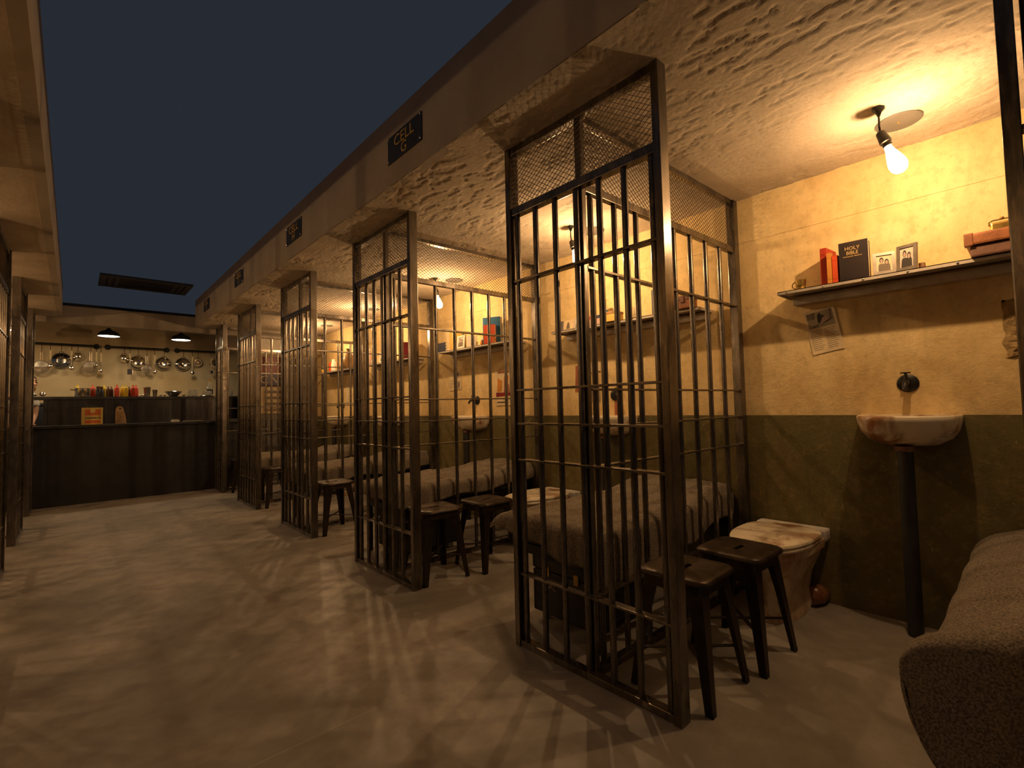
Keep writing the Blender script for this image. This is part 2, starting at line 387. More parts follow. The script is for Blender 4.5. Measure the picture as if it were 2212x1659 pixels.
LL = ['steel bar partition across the corridor from the stacked stools and toilet lid', 'steel bar partition across the corridor, opposite cell sign G', 'steel bar partition across the corridor, facing the beam between plates G and H',
      'steel bar partition across the corridor, facing the beam just past plate H', 'steel bar partition across the corridor, facing the beam between the two smallest plates', 'short steel bar partition hiding the cook behind the bar']
for i, y in enumerate(MIDS):
    L, nb = (.866, 7) if i < 5 else (.476, 4)
    if i == 0: continue
    partition((XL0, y, 0), -1, L, nb, LL[i], 'cell partitions across the corridor')
# ------------------------------------------------------------------ cell signs
for y, let, lab in ((2.313, 'G', 'black cell plate lettered G fixed on the plaster beam'), (4.13, 'H', 'black cell plate lettered H fixed on the plaster beam'),
                    (5.937, 'I', 'small black cell plate on the beam, next after plate H'), (7.69, 'J', 'last small black cell plate at the bar end of the beam')):
    t = thing('cell_sign', lab, 'sign', (XF, y, 2.648), 0, 'cell plates on the beam')
    B(-.006, 0, -.183, .183, -.078, .078).build('plate', 'black_paint', t, bevel=.0015)
    for dy in (-.172, .172):
        for dz in (-.066, .066): MB().sphere((-.007, dy, dz), .006, 8).build('screw', 'rivet_steel', t, True)
    text('CELL', .088, 'bk_yellow', t, facing((-.0075, 0, .027), (0, -1, 0), (0, 0, 1)), sx=1.15)
    text(let, .088, 'bk_yellow', t, facing((-.0075, 0, -.040), (0, -1, 0), (0, 0, 1)), sx=1.1)
# ------------------------------------------------------------------ pendant bulbs
def bulb_meshes():
    prof = [(.012, .072), (.0135, .06), (.016, .045), (.0225, .02), (.029, -.01), (.031, -.028), (.0285, -.046), (.020, -.06), (.009, -.067), (.002, -.0685)]
    return MB().lathe(prof, 20).mesh('bulb', 'bulb_glow', True, 0, 1.2)
def pendant(x, y, sgn, label, power=1.0, off=None):   # off: word for a lamp that hangs outside the picture
    t = thing('pendant_bulb', label, 'light bulb', (x, y, ZC), 0, 'bare bulbs hanging in the cells')
    link(cached('canopy', lambda: MB().lathe([(.024, 0), (.024, -.012), (.012, -.024), (.006, -.04)], 16).mesh('ceiling_rose', 'black_iron', True, 0, .8)), 'ceiling_rose', t)
    link(cached('cord', lambda: MB().tube([(0, 0, -.03), (-.001, 0, -.06), (.001, .001, -.085), (.004, -.001, -.112)], .0042, 8).mesh('cord', 'black_iron', True)), 'cord', t)
    rot = (-.33, 0, 0)
    link(cached('socket', lambda: MB().lathe([(.009, .085), (.018, .075), (.02, .05), (.0225, .03), (.0225, .022), (.017, .018), (.017, 0)], 16).mesh('socket', 'black_iron', True, 0, .6)), 'socket', t, (.005, -.026, -.188), rot)
    o2 = link(cached('bulb', bulb_meshes), 'bulb_%s_offscreen' % off if off else 'bulb', t, (.003, -.047, -.255), rot)
    o2.scale = (1.1, 1.1, 1.0)
    l = bpy.data.lights.new('bulb_light', 'POINT'); l.color = WARM; l.energy = BULB_W*power; l.shadow_soft_size = .013
    lo = bpy.data.objects.new('bulb_light_%s_offscreen' % off if off else 'bulb_light', l); COL.objects.link(lo); lo.parent = t; lo.location = (.005, -.057, -.275)
    return t
for i, lab in enumerate(('bare glowing bulb above the shelf with the Bible', 'bare glowing bulb above the shelf with the tall grey book', 'bare glowing bulb above the shelf with the blue book', 'bare bulb above the shelf with the dark red book', 'bare bulb beside the warning sign wall')):
    pendant(2.646, OFF[i+1]+.425, 1, lab)
    t = MB().lathe([(.09, 0), (.09, -.004), (.086, -.006)], 32).build('ceiling_disc', 'ac_grey', None, False, 0, (2.845, OFF[i+1]+.385, ZC-.004))
    tag(t, 'flat round ceiling plate '+CELL[i+1], 'ceiling plate', 'round plates on the cell ceilings')
    MB().box(-.012, .012, -.003, .003, -.0075, -.006).build('slot', 'brass', t)
pendant(2.646, -1.38, 1, 'bare bulb in the cell behind the draped blanket', power=.12, off='near_cell')
for i in range(0, 5):
    pendant(-1.42, 1.807*i+.41, -1, 'bare bulb across the corridor, opposite the cell with '+('the black Bible', 'the tall grey book', 'the blue and red books', 'the dark red book', 'the warning sign')[i], power=(.08, .35, .8, .85, .85)[i], off='across_'+('first', 'second', 'third', 'fourth', 'fifth')[i])
# ------------------------------------------------------------------ wall shelves
def shelf(i, y0, y1):
    t = thing('wall_shelf', 'riveted grey metal shelf '+CELL[i], 'shelf', (X1, (y0+y1)/2, 1.768), 0, 'metal shelves in the cells')
    h = (y1-y0)/2
    B(-.195, -.001, -h, h, -.004, 0).build('plate', 'galvanised', t)
    B(-.195, -.191, -h, h, -.018, 0).build('front_lip', 'galvanised', t)
    for s in (-1, 1): B(-.195, -.001, s*h-.002, s*h+.002, -.018, 0).build('end_lip', 'galvanised', t)
    B(-.045, -.001, -h+.03, h-.03, -.062, -.018).build('wall_bracket', 'galvanised', t, bevel=.002)
    rv = cached('rivet', lambda: MB().sphere((0, 0, 0), .0055, 8).mesh('rivet', 'rivet_steel', True))
    for k in range(7): link(rv, 'rivet', t, (-.196, -h+.05+k*(2*h-.1)/6, -.009))
    for k in range(3): link(rv, 'rivet', t, (-.046, -h+.2+k*(2*h-.4)/2, -.04))
    return t
shelf(1, -.18, .985); shelf(2, 1.46, 2.75)
for i in (3, 4): shelf(i, OFF[i]-.30, OFF[i]+.90)
shelf(5, OFF[5]-.18, OFF[5]+1.02)
ZS = 1.768
def book(x, y, w_, h_, d, mat, label, ang=0, group=None, z=ZS, flat=False, title=None, name='book', lean=0):
    """upright: spine faces -x, thickness w_ along y, depth d along +x; covers + page block"""
    rot = (lean, 0, ang) if not flat else (0, 0, ang)
    t = thing(name, label, 'book', (x, y, z), 0, group, rot)
    c = .003
    if flat:
        MB().box(0, d, -h_/2, h_/2, 0, c).box(0, d, -h_/2, h_/2, w_-c, w_).box(0, c, -h_/2, h_/2, c, w_-c).build('cover', mat, t)
        B(c, d-.005, -h_/2+.004, h_/2-.004, c, w_-c).build('pages', 'pages', t)
    else:
        MB().box(0, d, -w_/2, -w_/2+c, 0, h_).box(0, d, w_/2-c, w_/2, 0, h_).box(0, c, -w_/2+c, w_/2-c, 0, h_).build('cover', mat, t)
        B(c, d-.005, -w_/2+c, w_/2-c, .003, h_-.005).build('pages', 'pages', t)
        for zz in (h_*.15, h_*.82): B(-.0012, 0, -w_/2+.001, w_/2-.001, zz, zz+.004).build('spine_band', 'gold_ink' if mat in ('bk_black', 'bk_wine') else mat, t)
    return t
# cell 1
gr1 = 'books on the Bible shelf'
book(3.012, .761, .03, .205, .14, 'bk_red', 'tall red cloth book, first in the row beside the Bible', -.1, gr1)
book(2.982, .728, .020, .165, .10, 'bk_orange', 'thin orange book between the two red books', 0, gr1)
book(2.989, .703, .024, .148, .07, 'bk_scarlet', 'short scarlet book between the orange book and the Bible', 0, gr1)
book(3.06, .655, .03, .172, .1, 'bk_brown', 'brown book half hidden behind the Bible', 0, gr1)
t = thing('bible', 'thick black Bible with gilt title facing the corridor', 'book', (2.982, .618, ZS), 0, gr1, (0, 0, .06))
hb, wb, db = .2, .125, .062
MB().box(0, .003, -wb/2, wb/2, 0, hb).box(db-.003, db, -wb/2, wb/2, 0, hb).box(.003, db-.003, wb/2-.003, wb/2, 0, hb).build('cover', 'bk_black', t)
B(.003, db-.003, -wb/2+.003, wb/2-.003, .003, hb-.004).build('pages', 'pages', t)
text('HOLY', .026, 'gold_ink', t, facing((-.001, .004, hb*.82), (0, -1, 0), (0, 0, 1)), sx=.95)
text('BIBLE', .026, 'gold_ink', t, facing((-.001, .004, hb*.70), (0, -1, 0), (0, 0, 1)), sx=.85)
text('KING JAMES VERSION', .0085, 'gold_ink', t, facing((-.001, .004, hb*.61), (0, -1, 0), (0, 0, 1)))
# brass mug
def mug(loc, label, mat='brass', s=1.0):
    t = thing('mug', label, 'mug', loc)
    MB().lathe([(.019*s, 0), (.022*s, .003), (.025*s, .03*s), (.028*s, .055*s), (.026*s, .055*s), (.022*s, .01*s), (.002, .008*s)], 18).build('cup', mat, t, True)
    MB().tube([(0, .024*s+.02*s*math.sin(a)*1.0, .03*s+.019*s*math.cos(a)) for a in [PI*k/8 for k in range(9)]], .003*s, 6).build('handle', mat, t, True)
    return t
mug((3.022, .878, ZS), 'small brass mug at the end of the Bible shelf')
def frame_panel(t, w_, h_, picmat, seed, loc, rot, fm='pewter'):
    fo = MB().box(-.006, .006, -w_/2, -w_/2+.014, 0, h_).box(-.006, .006, w_/2-.014, w_/2, 0, h_).box(-.006, .006, -w_/2+.014, w_/2-.014, 0, .016).box(-.006, .006, -w_/2+.014, w_/2-.014, h_-.014, h_).build('frame', fm, t, loc=loc, rot=rot)
    B(-.001, .003, -w_/2+.014, w_/2-.014, .016, h_-.014).build('picture', picmat, fo)
    iw, ih = w_/2-.016, h_-.032   # two dark figures on the pale print
    body, face, hair = MB(), MB(), MB()
    circ = lambda cx, cz, r1, r2, n=10: [(cx+r1*math.cos(2*PI*k/n), cz+r2*math.sin(2*PI*k/n)) for k in range(n)]
    put = lambda mb, pts, d: mb.q([(-.0014-d, max(-iw, min(iw, y)), .016+max(0, min(ih, z))) for y, z in pts], [tuple(range(len(pts)))])
    for cx, k in ((-.35*iw, .82), (.35*iw, 1.0)):
        put(body, [(cx-.5*iw, 0), (cx+.5*iw, 0), (cx+.46*iw, .38*ih), (cx+.3*iw, .5*ih), (cx-.3*iw, .5*ih), (cx-.46*iw, .36*ih)], .0001*k)
        put(hair, circ(cx, .72*ih*k, .30*iw, .19*ih), .0003); put(face, circ(cx, .68*ih*k, .2*iw, .13*ih), .0005)
    body.build('print', 'ink_soft' if seed % 2 else 'ink', fo); hair.build('print', 'ink', fo); face.build('print', 'bk_pink', fo)
    return fo
t = thing('standing_photo', 'hinged double photo frame with black and white portraits by the Bible', 'photo frame', (3.002, .45, ZS))
frame_panel(t, .09, .112, 'paper_cream', 1, (-.002, .045, .002), (0, .1, .22)); frame_panel(t, .085, .128, 'photo_white', 2, (-.004, -.042, .002), (0, .1, -.30))
t = MB().box(0, .03, -.012, .012, 0, .04).build('matchbox', 'bk_brown', None, bevel=.002, loc=(3.06, .36, ZS)); tag(t, 'small brown box behind the double photo frame', 'box')
# suitcase + purse
t = thing('suitcase', 'worn brown leather suitcase lying on the Bible shelf', 'suitcase', (3.04, .03, ZS), .0)
B(-.085, .115, -.15, .15, 0, .05).build('base', 'leather_dark', t, bevel=.008)
lid = B(-.098, .12, -.165, .165, .052, .105).build('lid', 'leather', t, bevel=.01)
for s in (-1, 1): B(-.1, -.06, s*.165-.028, s*.165+.006 if s < 0 else s*.165+.003, .05, .107).build('corner_patch', 'leather', lid, bevel=.004)
MB().sphere((-.1, .0, .062), .007, 8).build('clasp', 'brass', t, True)
t = thing('clasp_purse', 'small gold clasp purse on top of the brown suitcase', 'purse', (3.03, .055, ZS+.105))
B(-.02, .02, -.06, .06, 0, .045).build('body', 'brass', t, bevel=.009)
MB().tube([(-.022, -.062, .03), (-.022, -.062, .046), (-.022, -.05, .052), (-.022, .05, .052), (-.022, .062, .046), (-.022, .062, .03)], .003, 6).build('clasp_frame', 'brass', t, True)
for s in (-1, 1): MB().sphere((-.02, s*.02, .056), .008, 8).build('clasp_knob', 'brass', t, True)
# cell 2
gr2 = 'things on the tall grey book shelf'
for y, lab, mt in ((2.70, 'small dark photo card propped on the shelf end near the paper notes', 'bk_grey'), (2.60, 'middle brown photo card on the tall grey book shelf', 'paper_old'), (2.50, 'small pale portrait card next to the flat books', 'photo_white')):
    t = thing('photo_card', lab, 'photo', (3.012, y, ZS), 0, 'photo cards on the shelf', (0, .12, 0))
    B(0, .002, -.045, .045, 0, .085).build('card', mt, t)
    MB().q([(-.0007, -.02, .012), (-.0007, .02, .012), (-.0007, .016, .04), (-.0007, .008, .066), (-.0007, -.008, .066), (-.0007, -.016, .04)], [tuple(range(6))]).build('print', 'ink_soft', t)
t = book(2.997, 2.32, .05, .19, .17, 'bk_pink', 'thick pinkish book lying flat under the red and blue book', 0, gr2, ZS, True)
t = book(3.012, 2.31, .028, .18, .13, 'bk_navy', 'flat book with red and blue spine on the pinkish book', 0, gr2, ZS+.05, True)
B(-.001, .001, .025, .085, .001, .027).build('spine_label', 'bk_red', t)
t = thing('enamel_jug', 'white enamel jug with a blue band standing on the flat books', 'jug', (3.05, 2.262, ZS+.078))
MB().lathe([(.03, 0), (.033, .01), (.03, .05), (.022, .085), (.026, .12), (.024, .12), (.02, .085), (.004, .02)], 16).build('body', 'bk_white', t, True)
MB().lathe([(.0335, .02), (.0325, .034)], 16, ca=False, cb=False).build('band', 'bk_blue', t, True)
t = thing('wooden_box', 'small yellow wooden box beside the flat books', 'box', (3.0, 2.145, ZS))
B(-.05, .06, -.055, .055, 0, .055).build('body', 'bk_yellow', t, bevel=.002); B(-.052, .062, -.057, .057, .055, .075).build('lid', 'wood', t, bevel=.002)
for y, lab in ((1.995, 'clear glass tumbler next to the yellow wooden box'), (1.935, 'clear glass tumbler next to the tall grey book')):
    t = thing('tumbler', lab, 'glass', (3.017, y, ZS), 0, 'tumblers on the shelf')
    MB().lathe([(.02, 0), (.024, .005), (.027, .085), (.025, .085), (.021, .01), (.002, .008)], 16).build('glass', 'clear_glass', t, True)
t = book(3.055, 1.835, .035, .19, .12, 'bk_grey', 'tall grey book standing cover out on the shelf', -1.45, gr2)
for k, (wv, zz) in enumerate(((.08, .165), (.07, .155), (.06, .145))): B(.06-wv/2, .06+wv/2, -.0185, -.0178, zz, zz+.003).build('title_line', 'gold_ink', t)
t = thing('wooden_stamp', 'turned wooden stamp with a round knob in front of the tall grey book', 'stamp', (2.992, 1.77, ZS))
MB().lathe([(.018, 0), (.018, .012), (.009, .03), (.011, .045), (.007, .055), (.018, .065), (.019, .078), (.01, .088)], 14).build('body', 'wood', t, True)
t = thing('camera_case', 'brown leather camera case at the near end of the grey book shelf', 'case', (3.0, 1.56, ZS))
B(-.04, .05, -.06, .06, 0, .075).build('body', 'leather', t, bevel=.008); B(-.042, .052, -.062, .062, .055, .085).build('flap', 'leather_dark', t, bevel=.006); B(-.046, -.03, -.012, .012, .04, .085).build('strap', 'leather_dark', t, bevel=.002)
# cell 3
gr3 = 'things on the blue book shelf'
for k in range(3):
    book(2.987, 4.42, .032, .17-.01*k, .16, 'bk_navy', 'flat dark blue book in the stack of three, '+('lowest', 'middle', 'top')[k], .02*k, gr3, ZS+.033*k, True)
book(2.992, 4.30, .05, .205, .15, 'bk_cream', 'tall cream book beside the dark flat stack', 0, gr3)
book(2.997, 4.23, .075, .2, .15, 'bk_yellow', 'tall yellow book between the cream book and the framed photo', 0, gr3)
t = thing('glass_bottle', 'dark small bottle behind the white framed photo', 'bottle', (3.06, 4.11, ZS))
MB().lathe([(.022, 0), (.024, .01), (.024, .1), (.012, .13), (.01, .175)], 14).build('body', 'green_glass', t, True); MB().lathe([(.012, .175), (.012, .19)], 12).build('cap', 'bk_yellow', t)
t = thing('standing_photo', 'white framed black and white photo on the blue book shelf', 'photo frame', (2.992, 4.07, ZS)); frame_panel(t, .13, .135, 'photo_white', 3, (0, 0, .002), (0, .12, 0), 'bk_white')
book(3.002, 3.965, .03, .12, .1, 'bk_white', 'small white book next to the framed photo', -.5, gr3)
mug((3.012, 3.83, ZS), 'small white cup in the middle of the blue book shelf', 'bk_white', .8)
t = thing('orange_jar', 'little orange jar beside the tall blue book', 'jar', (3.012, 3.735, ZS)); MB().lathe([(.016, 0), (.018, .005), (.018, .035), (.012, .042)], 14).build('body', 'bk_orange', t, True); MB().lathe([(.015, .042), (.015, .055)], 14).build('lid', 'bk_white', t)
book(3.012, 3.70, .04, .265, .19, 'bk_blue', 'tall blue book leaning behind the red book', -1.15, gr3)
book(2.982, 3.655, .035, .185, .12, 'bk_scarlet', 'red book standing in front of the blue book', -1.15, gr3)
t = thing('key_ring', 'gold key ring with two keys resting against the red book', 'keys', (2.982, 3.505, ZS+.004))
MB().tube([(0, .022*math.cos(a), .045+.022*math.sin(a)) for a in [2*PI*k/14 for k in range(15)]], .005, 6).build('ring', 'brass', t, True)
for s in (-.012, .012): B(-.003, .003, s-.004, s+.004, -.003, .03).build('key', 'brass', t)
# cell 4
gr4 = 'things on the dark red book shelf'
book(2.992, 5.25, .06, .2, .15, 'bk_wine', 'dark red book standing alone at the near shelf end', -.3, gr4)
t = thing('glass_bottle', 'pale pink bottle at the far end of the dark red book shelf', 'bottle', (3.017, 6.22, ZS)); MB().lathe([(.03, 0), (.032, .01), (.032, .12), (.014, .16), (.013, .2)], 14).build('body', 'bk_pink', t, True); MB().lathe([(.015, .2), (.015, .215)], 12).build('cap', 'bk_white', t)
mug((3.007, 6.09, ZS), 'small white cup on the dark red book shelf', 'bk_white', .9)
t = thing('standing_photo', 'white photo card frame on the dark red book shelf', 'photo frame', (2.997, 5.83, ZS)); frame_panel(t, .12, .14, 'photo_white', 5, (0, 0, .002), (0, .12, 0), 'bk_white')
t = thing('paper_bag', 'brown twisted paper bag behind the white photo card', 'bag', (3.06, 5.80, ZS)); MB().lathe([(.035, 0), (.04, .05), (.036, .12), (.014, .17), (.02, .2)], 10).build('body', 'burlap', t); MB().lathe([(.0165, .165), (.0165, .175)], 10).build('tie', 'hem_cord', t)
mug((3.007, 5.48, ZS), 'small cream cup beside the dark red book', 'bk_cream', .8)
# cell 5
gr5 = 'things on the shelf by the warning sign'
book(2.997, 7.59, .06, .14, .12, 'bk_scarlet', 'small red book beside the white jug', -.2, gr5)
t = thing('enamel_jug', 'white jug on the shelf nearest the warning sign', 'jug', (3.017, 7.44, ZS)); MB().lathe([(.045, 0), (.05, .02), (.045, .1), (.034, .15), (.038, .18), (.034, .18), (.03, .14), (.01, .02)], 16).build('body', 'bk_white', t, True)
MB().tube([(0, -.045-.03*math.sin(a), .09+.05*math.cos(a)) for a in [PI*k/8 for k in range(9)]], .005, 6).build('handle', 'bk_white', t, True)
t = thing('burlap_sack', 'tied burlap sack slumped on the shelf', 'sack', (3.04, 6.95, ZS)); MB().lathe([(.07, 0), (.1, .04), (.1, .12), (.075, .19), (.022, .245), (.03, .285), (.04, .3)], 14).build('body', 'burlap', t, True); MB().lathe([(.026, .24), (.026, .252)], 12).build('tie', 'hem_cord', t)
t = thing('potted_plant', 'tiny green plant in a yellow pot at the shelf end', 'plant', (3.017, 7.86, ZS)); MB().lathe([(.03, 0), (.042, .05), (.038, .05)], 12).build('pot', 'bk_yellow', t)
pm = MB()
for k in range(9):
    a = k*2.4; pm.q([(.0, 0, .045), (.03*math.cos(a)-.008*math.sin(a), .03*math.sin(a)+.008*math.cos(a), .07), (.055*math.cos(a), .055*math.sin(a), .075), (.03*math.cos(a)+.008*math.sin(a), .03*math.sin(a)-.008*math.cos(a), .07)], [(0, 1, 2, 3)])
pm.build('leaves', 'green_glass', t)['kind'] = 'stuff'
# ------------------------------------------------------------------ papers on the walls
def paper(label, y, z, w_, h_, mat, roll, name='paper_note', lines=0, pic=None, x=X1-.0035, title=False):
    t = thing(name, label, 'paper', (x, y, z), 0, 'papers stuck on the cell walls', (-roll, 0, 0))
    n = 6; mb = MB(); vs_ = []
    for i in range(n+1):
        for j in range(n+1):
            e = (abs(i/n-.5)*2)**4*(abs(j/n-.5)*2)**4
            vs_.append((-.002*e, (j/n-.5)*w_, (i/n-.5)*h_))
    mb.q(vs_, [(i*(n+1)+j, i*(n+1)+j+1, (i+1)*(n+1)+j+1, (i+1)*(n+1)+j) for i in range(n) for j in range(n)])
    o = mb.build('sheet', mat, t); md = o.modifiers.new('th', 'SOLIDIFY'); md.thickness = .0008
    rr = random.Random(int(y*1000)); ln = MB()
    z0 = (.02 if pic else .42)*h_
    for k in range(lines):
        zz = z0-k*(h_*.46+z0)/max(lines, 1)
        for a, b in (((-.42, -.03), (.03, .42)) if pic else ((-.4, .4),)):
            b2 = b-(b-a)*rr.random()*.25
            ln.q([(-.0012, -a*w_, zz), (-.0012, -b2*w_, zz), (-.0012, -b2*w_, zz+.0026), (-.0012, -a*w_, zz+.0026)], [(0, 1, 2, 3)])
    if lines: ln.build('print_lines', 'ink_soft', t)
    if pic:
        for k, (pts, mt) in enumerate(pic): MB().q([(-.0012-.0002*k, -p[0]*w_, p[1]*h_) for p in pts], [tuple(range(len(pts)))]).build('picture', mt, t)
    return t
paper('yellowed newspaper page with an engraving tacked below the Bible shelf', .818, 1.545, .158, .255, 'paper_old', .17, 'newspaper_page', 11,
      [([(-.42, .08), (.42, .08), (.42, .44), (-.42, .44)], 'print_grey'), ([(-.3, .1), (.35, .2), (.4, .23), (-.25, .13)], 'ink'), ([(-.1, .2), (-.02, .15), (.06, .3), (.02, .42), (-.08, .36)], 'ink'), ([(.05, .3), (.18, .22), (.2, .25), (.08, .36)], 'ink'), ([(.3, .2), (.34, .2), (.38, .44), (.33, .44)], 'ink_soft'), ([(-.42, .3), (-.2, .3), (-.15, .44), (-.42, .44)], 'ink_soft'), ([(-.1, .12), (.2, .2), (.3, .3), (.1, .3)], 'bk_pink')])
paper('rust red paper sheet on the wall beside the two letters', 2.59, 1.37, .15, .22, 'paper_red', -.05)
paper('pale torn letter pinned upper right of the red sheet', 2.47, 1.455, .14, .075, 'paper_cream', .08, lines=5, x=X1-.0068)
paper('greyish handwritten letter below the pale torn letter', 2.48, 1.24, .14, .12, 'paper_grey', .05, lines=7, x=X1-.0068)
paper('comic strip page on the wall left of the tap in the blue book cell', 4.42, 1.45, .22, .21, 'paper_old', .06, 'newspaper_page', 3,
      [([(-.1, .1), (.42, .1), (.42, .45), (-.1, .45)], 'paper_grey'), ([(0, .15), (.15, .12), (.3, .3), (.2, .42), (.05, .35)], 'ink'), ([(-.1, -.45), (.42, -.45), (.42, -.05), (-.1, -.05)], 'paper_grey'), ([(0, -.4), (.1, -.42), (.2, -.15), (.05, -.1)], 'ink'), ([(.25, -.35), (.38, -.3), (.36, -.12), (.28, -.15)], 'ink_soft')])
paper('old picture poster with an orange figure on the blue book cell wall', 3.60, 1.335, .24, .35, 'paper_old', 0, 'picture_poster', 0,
      [([(-.46, .42), (.46, .42), (.46, .48), (-.46, .48)], 'paper_red'), ([(.05, .1), (.3, .1), (.34, .34), (.15, .38), (.05, .3)], 'can_orange'), ([(0, -.2), (.4, -.2), (.36, .1), (.06, .1)], 'paper_red'), ([(-.4, -.1), (-.1, -.1), (-.05, .2), (-.35, .3)], 'bk_orange'), ([(-.46, -.25), (.46, -.22), (.46, -.14), (-.46, -.12)], 'bk_wine'), ([(-.4, -.42), (.3, -.42), (.3, -.39), (-.4, -.39)], 'ink')])
paper('narrow white paper roll end on the warning sign cell wall', 7.30, 1.42, .12, .3, 'paper_cream', .0)
# warning sign
t = thing('warning_sign', 'red, navy and beige warning board on the grey wall behind the last cell', 'sign', (2.43, 8.636, 1.60))
B(-.235, .235, -.012, 0, .2, .47).build('red_band', 'sign_red', t); B(-.235, .235, -.012, 0, -.03, .2).build('navy_band', 'sign_navy', t); B(-.2, .235, -.012, 0, -.48, -.03).build('beige_band', 'sign_beige', t)
text('STOP', .12, 'sign_beige', t, facing((-.10, -.014, .35), (1, 0, 0), (0, 0, 1))); text('OF', .12, 'sign_beige', t, facing((.14, -.014, .35), (1, 0, 0), (0, 0, 1)))
text('C', .19, 'sign_beige', t, facing((-.11, -.014, .08), (1, 0, 0), (0, 0, 1))); text('NT', .19, 'sign_beige', t, facing((.11, -.014, .08), (1, 0, 0), (0, 0, 1)))
for k in range(4): B(-.1, .19-.03*(k % 2), -.0135, -.012, -.14-.1*k, -.095-.1*k).build('text_line', 'ink_soft', t)
# ------------------------------------------------------------------ taps and wash basins
def tap(i, y, z, ang=0):
    t = thing('wall_tap', 'black iron wall tap '+CELL[i], 'tap', (X1, y, z), 0, 'iron taps in the cells')
    MB().lathe([(.046, 0), (.046, -.005), (.04, -.010), (.018, -.014)], 28, ax='x').build('flange', 'black_iron', t, True)
    R = Matrix.Rotation(ang, 4, 'Z')
    MB().tube([(-.01, 0, .002), (-.045, 0, .004), (-.07, 0, .002), (-.088, 0, -.012), (-.094, 0, -.034)], [.011, .014, .015, .012, .011], 12).xf(R).build('spout', 'black_iron', t, True)
    st = MB().tube([(-.055, 0, .01), (-.055, 0, .05)], [.011, .006], 10).xf(R).build('valve_stem', 'black_iron', t, True)
    MB().box(-.062, -.048, -.021, .021, .05, .056).xf(R).build('handle', 'black_iron', st, bevel=.002)
    # rust run below the flange
    B(-.0015, 0, -.02, .012, -.16, -.04).build('rust_streak', 'paper_red', t) if i == 2 else None
    return t
def basin_meshes():
    def dshape(rx, ry, n=28, back=0):
        pts = []
        for k in range(n+1):
            a = -PI/2+PI*k/n; c_, s_ = math.cos(a), math.sin(a)
            pts.append((-rx*(abs(c_)**.75), ry*(abs(s_)**.8)*(1 if s_ > 0 else -1)))
        return [(x-back, y) for x, y in pts]
    rings = []
    for z, rx, ry in ((-.152, .10, .07), (-.146, .16, .12), (-.118, .225, .165), (-.078, .265, .192), (-.03, .285, .205), (-.006, .288, .207), (0, .282, .203)):
        rings.append([(x, y, z) for x, y in dshape(rx, ry)])
    for z, rx, ry in ((-.001, .262, .185), (-.02, .245, .172), (-.06, .2, .14), (-.085, .12, .08)):
        rings.append([(x-.018, y, z) for x, y in dshape(rx-.02, ry)])
    return MB().rings(rings).mesh('basin', 'porcelain', True, 0, 1.0)
def basin(i, y):
    t = thing('wash_basin', 'stained white wash basin '+CELL[i], 'basin', (X1, y, 1.062), 0, 'wash basins in the cells')
    link(cached('basin', basin_meshes), 'bowl', t)
    MB().lathe([(.042, -.15), (.044, -.166), (.038, -.175)], 18, (-.15, 0, 0)).build('collar', 'rust_pipe', t, True)
    MB().lathe([(.032, -.17), (.032, -1.062)], 18, (-.15, 0, 0)).build('waste_pipe', 'black_paint', t, True)
    return t
for i in range(1, 6):
    o = OFF[i]
    o += .1*(i == 5)
    tap(i, o+.455, 1.222, (0, .9, -.35, .3, -.5)[i-1]); basin(i, o+.46)
# ------------------------------------------------------------------ toilets
def dring(x0, x1, ry, z, n=32, pw=.62):
    """D outline: straight back at x1, rounded nose at x0 (towards -x)"""
    pts = []
    for k in range(n):
        a = 2*PI*k/n; c_, s_ = math.cos(a), math.sin(a)
        cx = x1-(x1-x0)*.40
        if c_ <= 0: x = cx+(cx-x0)*c_; y = ry*s_
        else: x = cx+(x1-cx)*abs(c_)**.42; y = ry*(1 if s_ > 0 else -1)*abs(s_)**.66
        pts.append((x, y, z))
    return pts
def toilet(i, y):
    t = thing('toilet', 'rust stained toilet with closed lid '+CELL[i], 'toilet', (X1, y, 0), 0, 'toilets in the cells')
    def bowl():
        r = [dring(-.50, -.10, .115, 0), dring(-.50, -.08, .12, .03), dring(-.47, -.05, .10, .10), dring(-.50, -.02, .115, .2), dring(-.58, 0, .155, .29), dring(-.625, 0, .178, .36), dring(-.63, 0, .18, .385)]
        return MB().rings(r).mesh('bowl', 'porcelain_rusty', True, 0, 1.2)
    link(cached('tb', bowl), 'bowl', t)
    link(cached('tr', lambda: MB().rings([dring(-.645, -.01, .187, .345), dring(-.65, -.01, .19, .365), dring(-.645, -.01, .187, .385)]).mesh('rim', 'porcelain_rusty', True, 0, .8)), 'rim', t)
    link(cached('ts', lambda: MB().rings([dring(-.655, -.10, .19, .388), dring(-.66, -.10, .194, .398), dring(-.655, -.10, .19, .408)]).mesh('seat', 'porcelain', True, 0, .8)), 'seat', t)
    link(cached('tl', lambda: MB().rings([dring(-.658, -.085, .192, .411), dring(-.665, -.085, .197, .418), dring(-.66, -.085, .194, .428), dring(-.6, -.09, .16, .434)]).mesh('lid', 'porcelain', True, 0, .8)), 'lid', t)
    link(cached('tk', lambda: B(-.085, -.002, -.185, .185, .36, .425).mesh('back_ledge', 'plastic_white', True, .012)), 'back_ledge', t)
    link(cached('tp', lambda: MB().tube([(-.12, -.10, .06), (-.06, -.12, .05), (-.004, -.12, .05)], .05, 14).mesh('waste_pipe', 'rust_pipe', True)), 'waste_pipe', t)
    return t
for i in range(1, 5): toilet(i, OFF[i]+1.02)
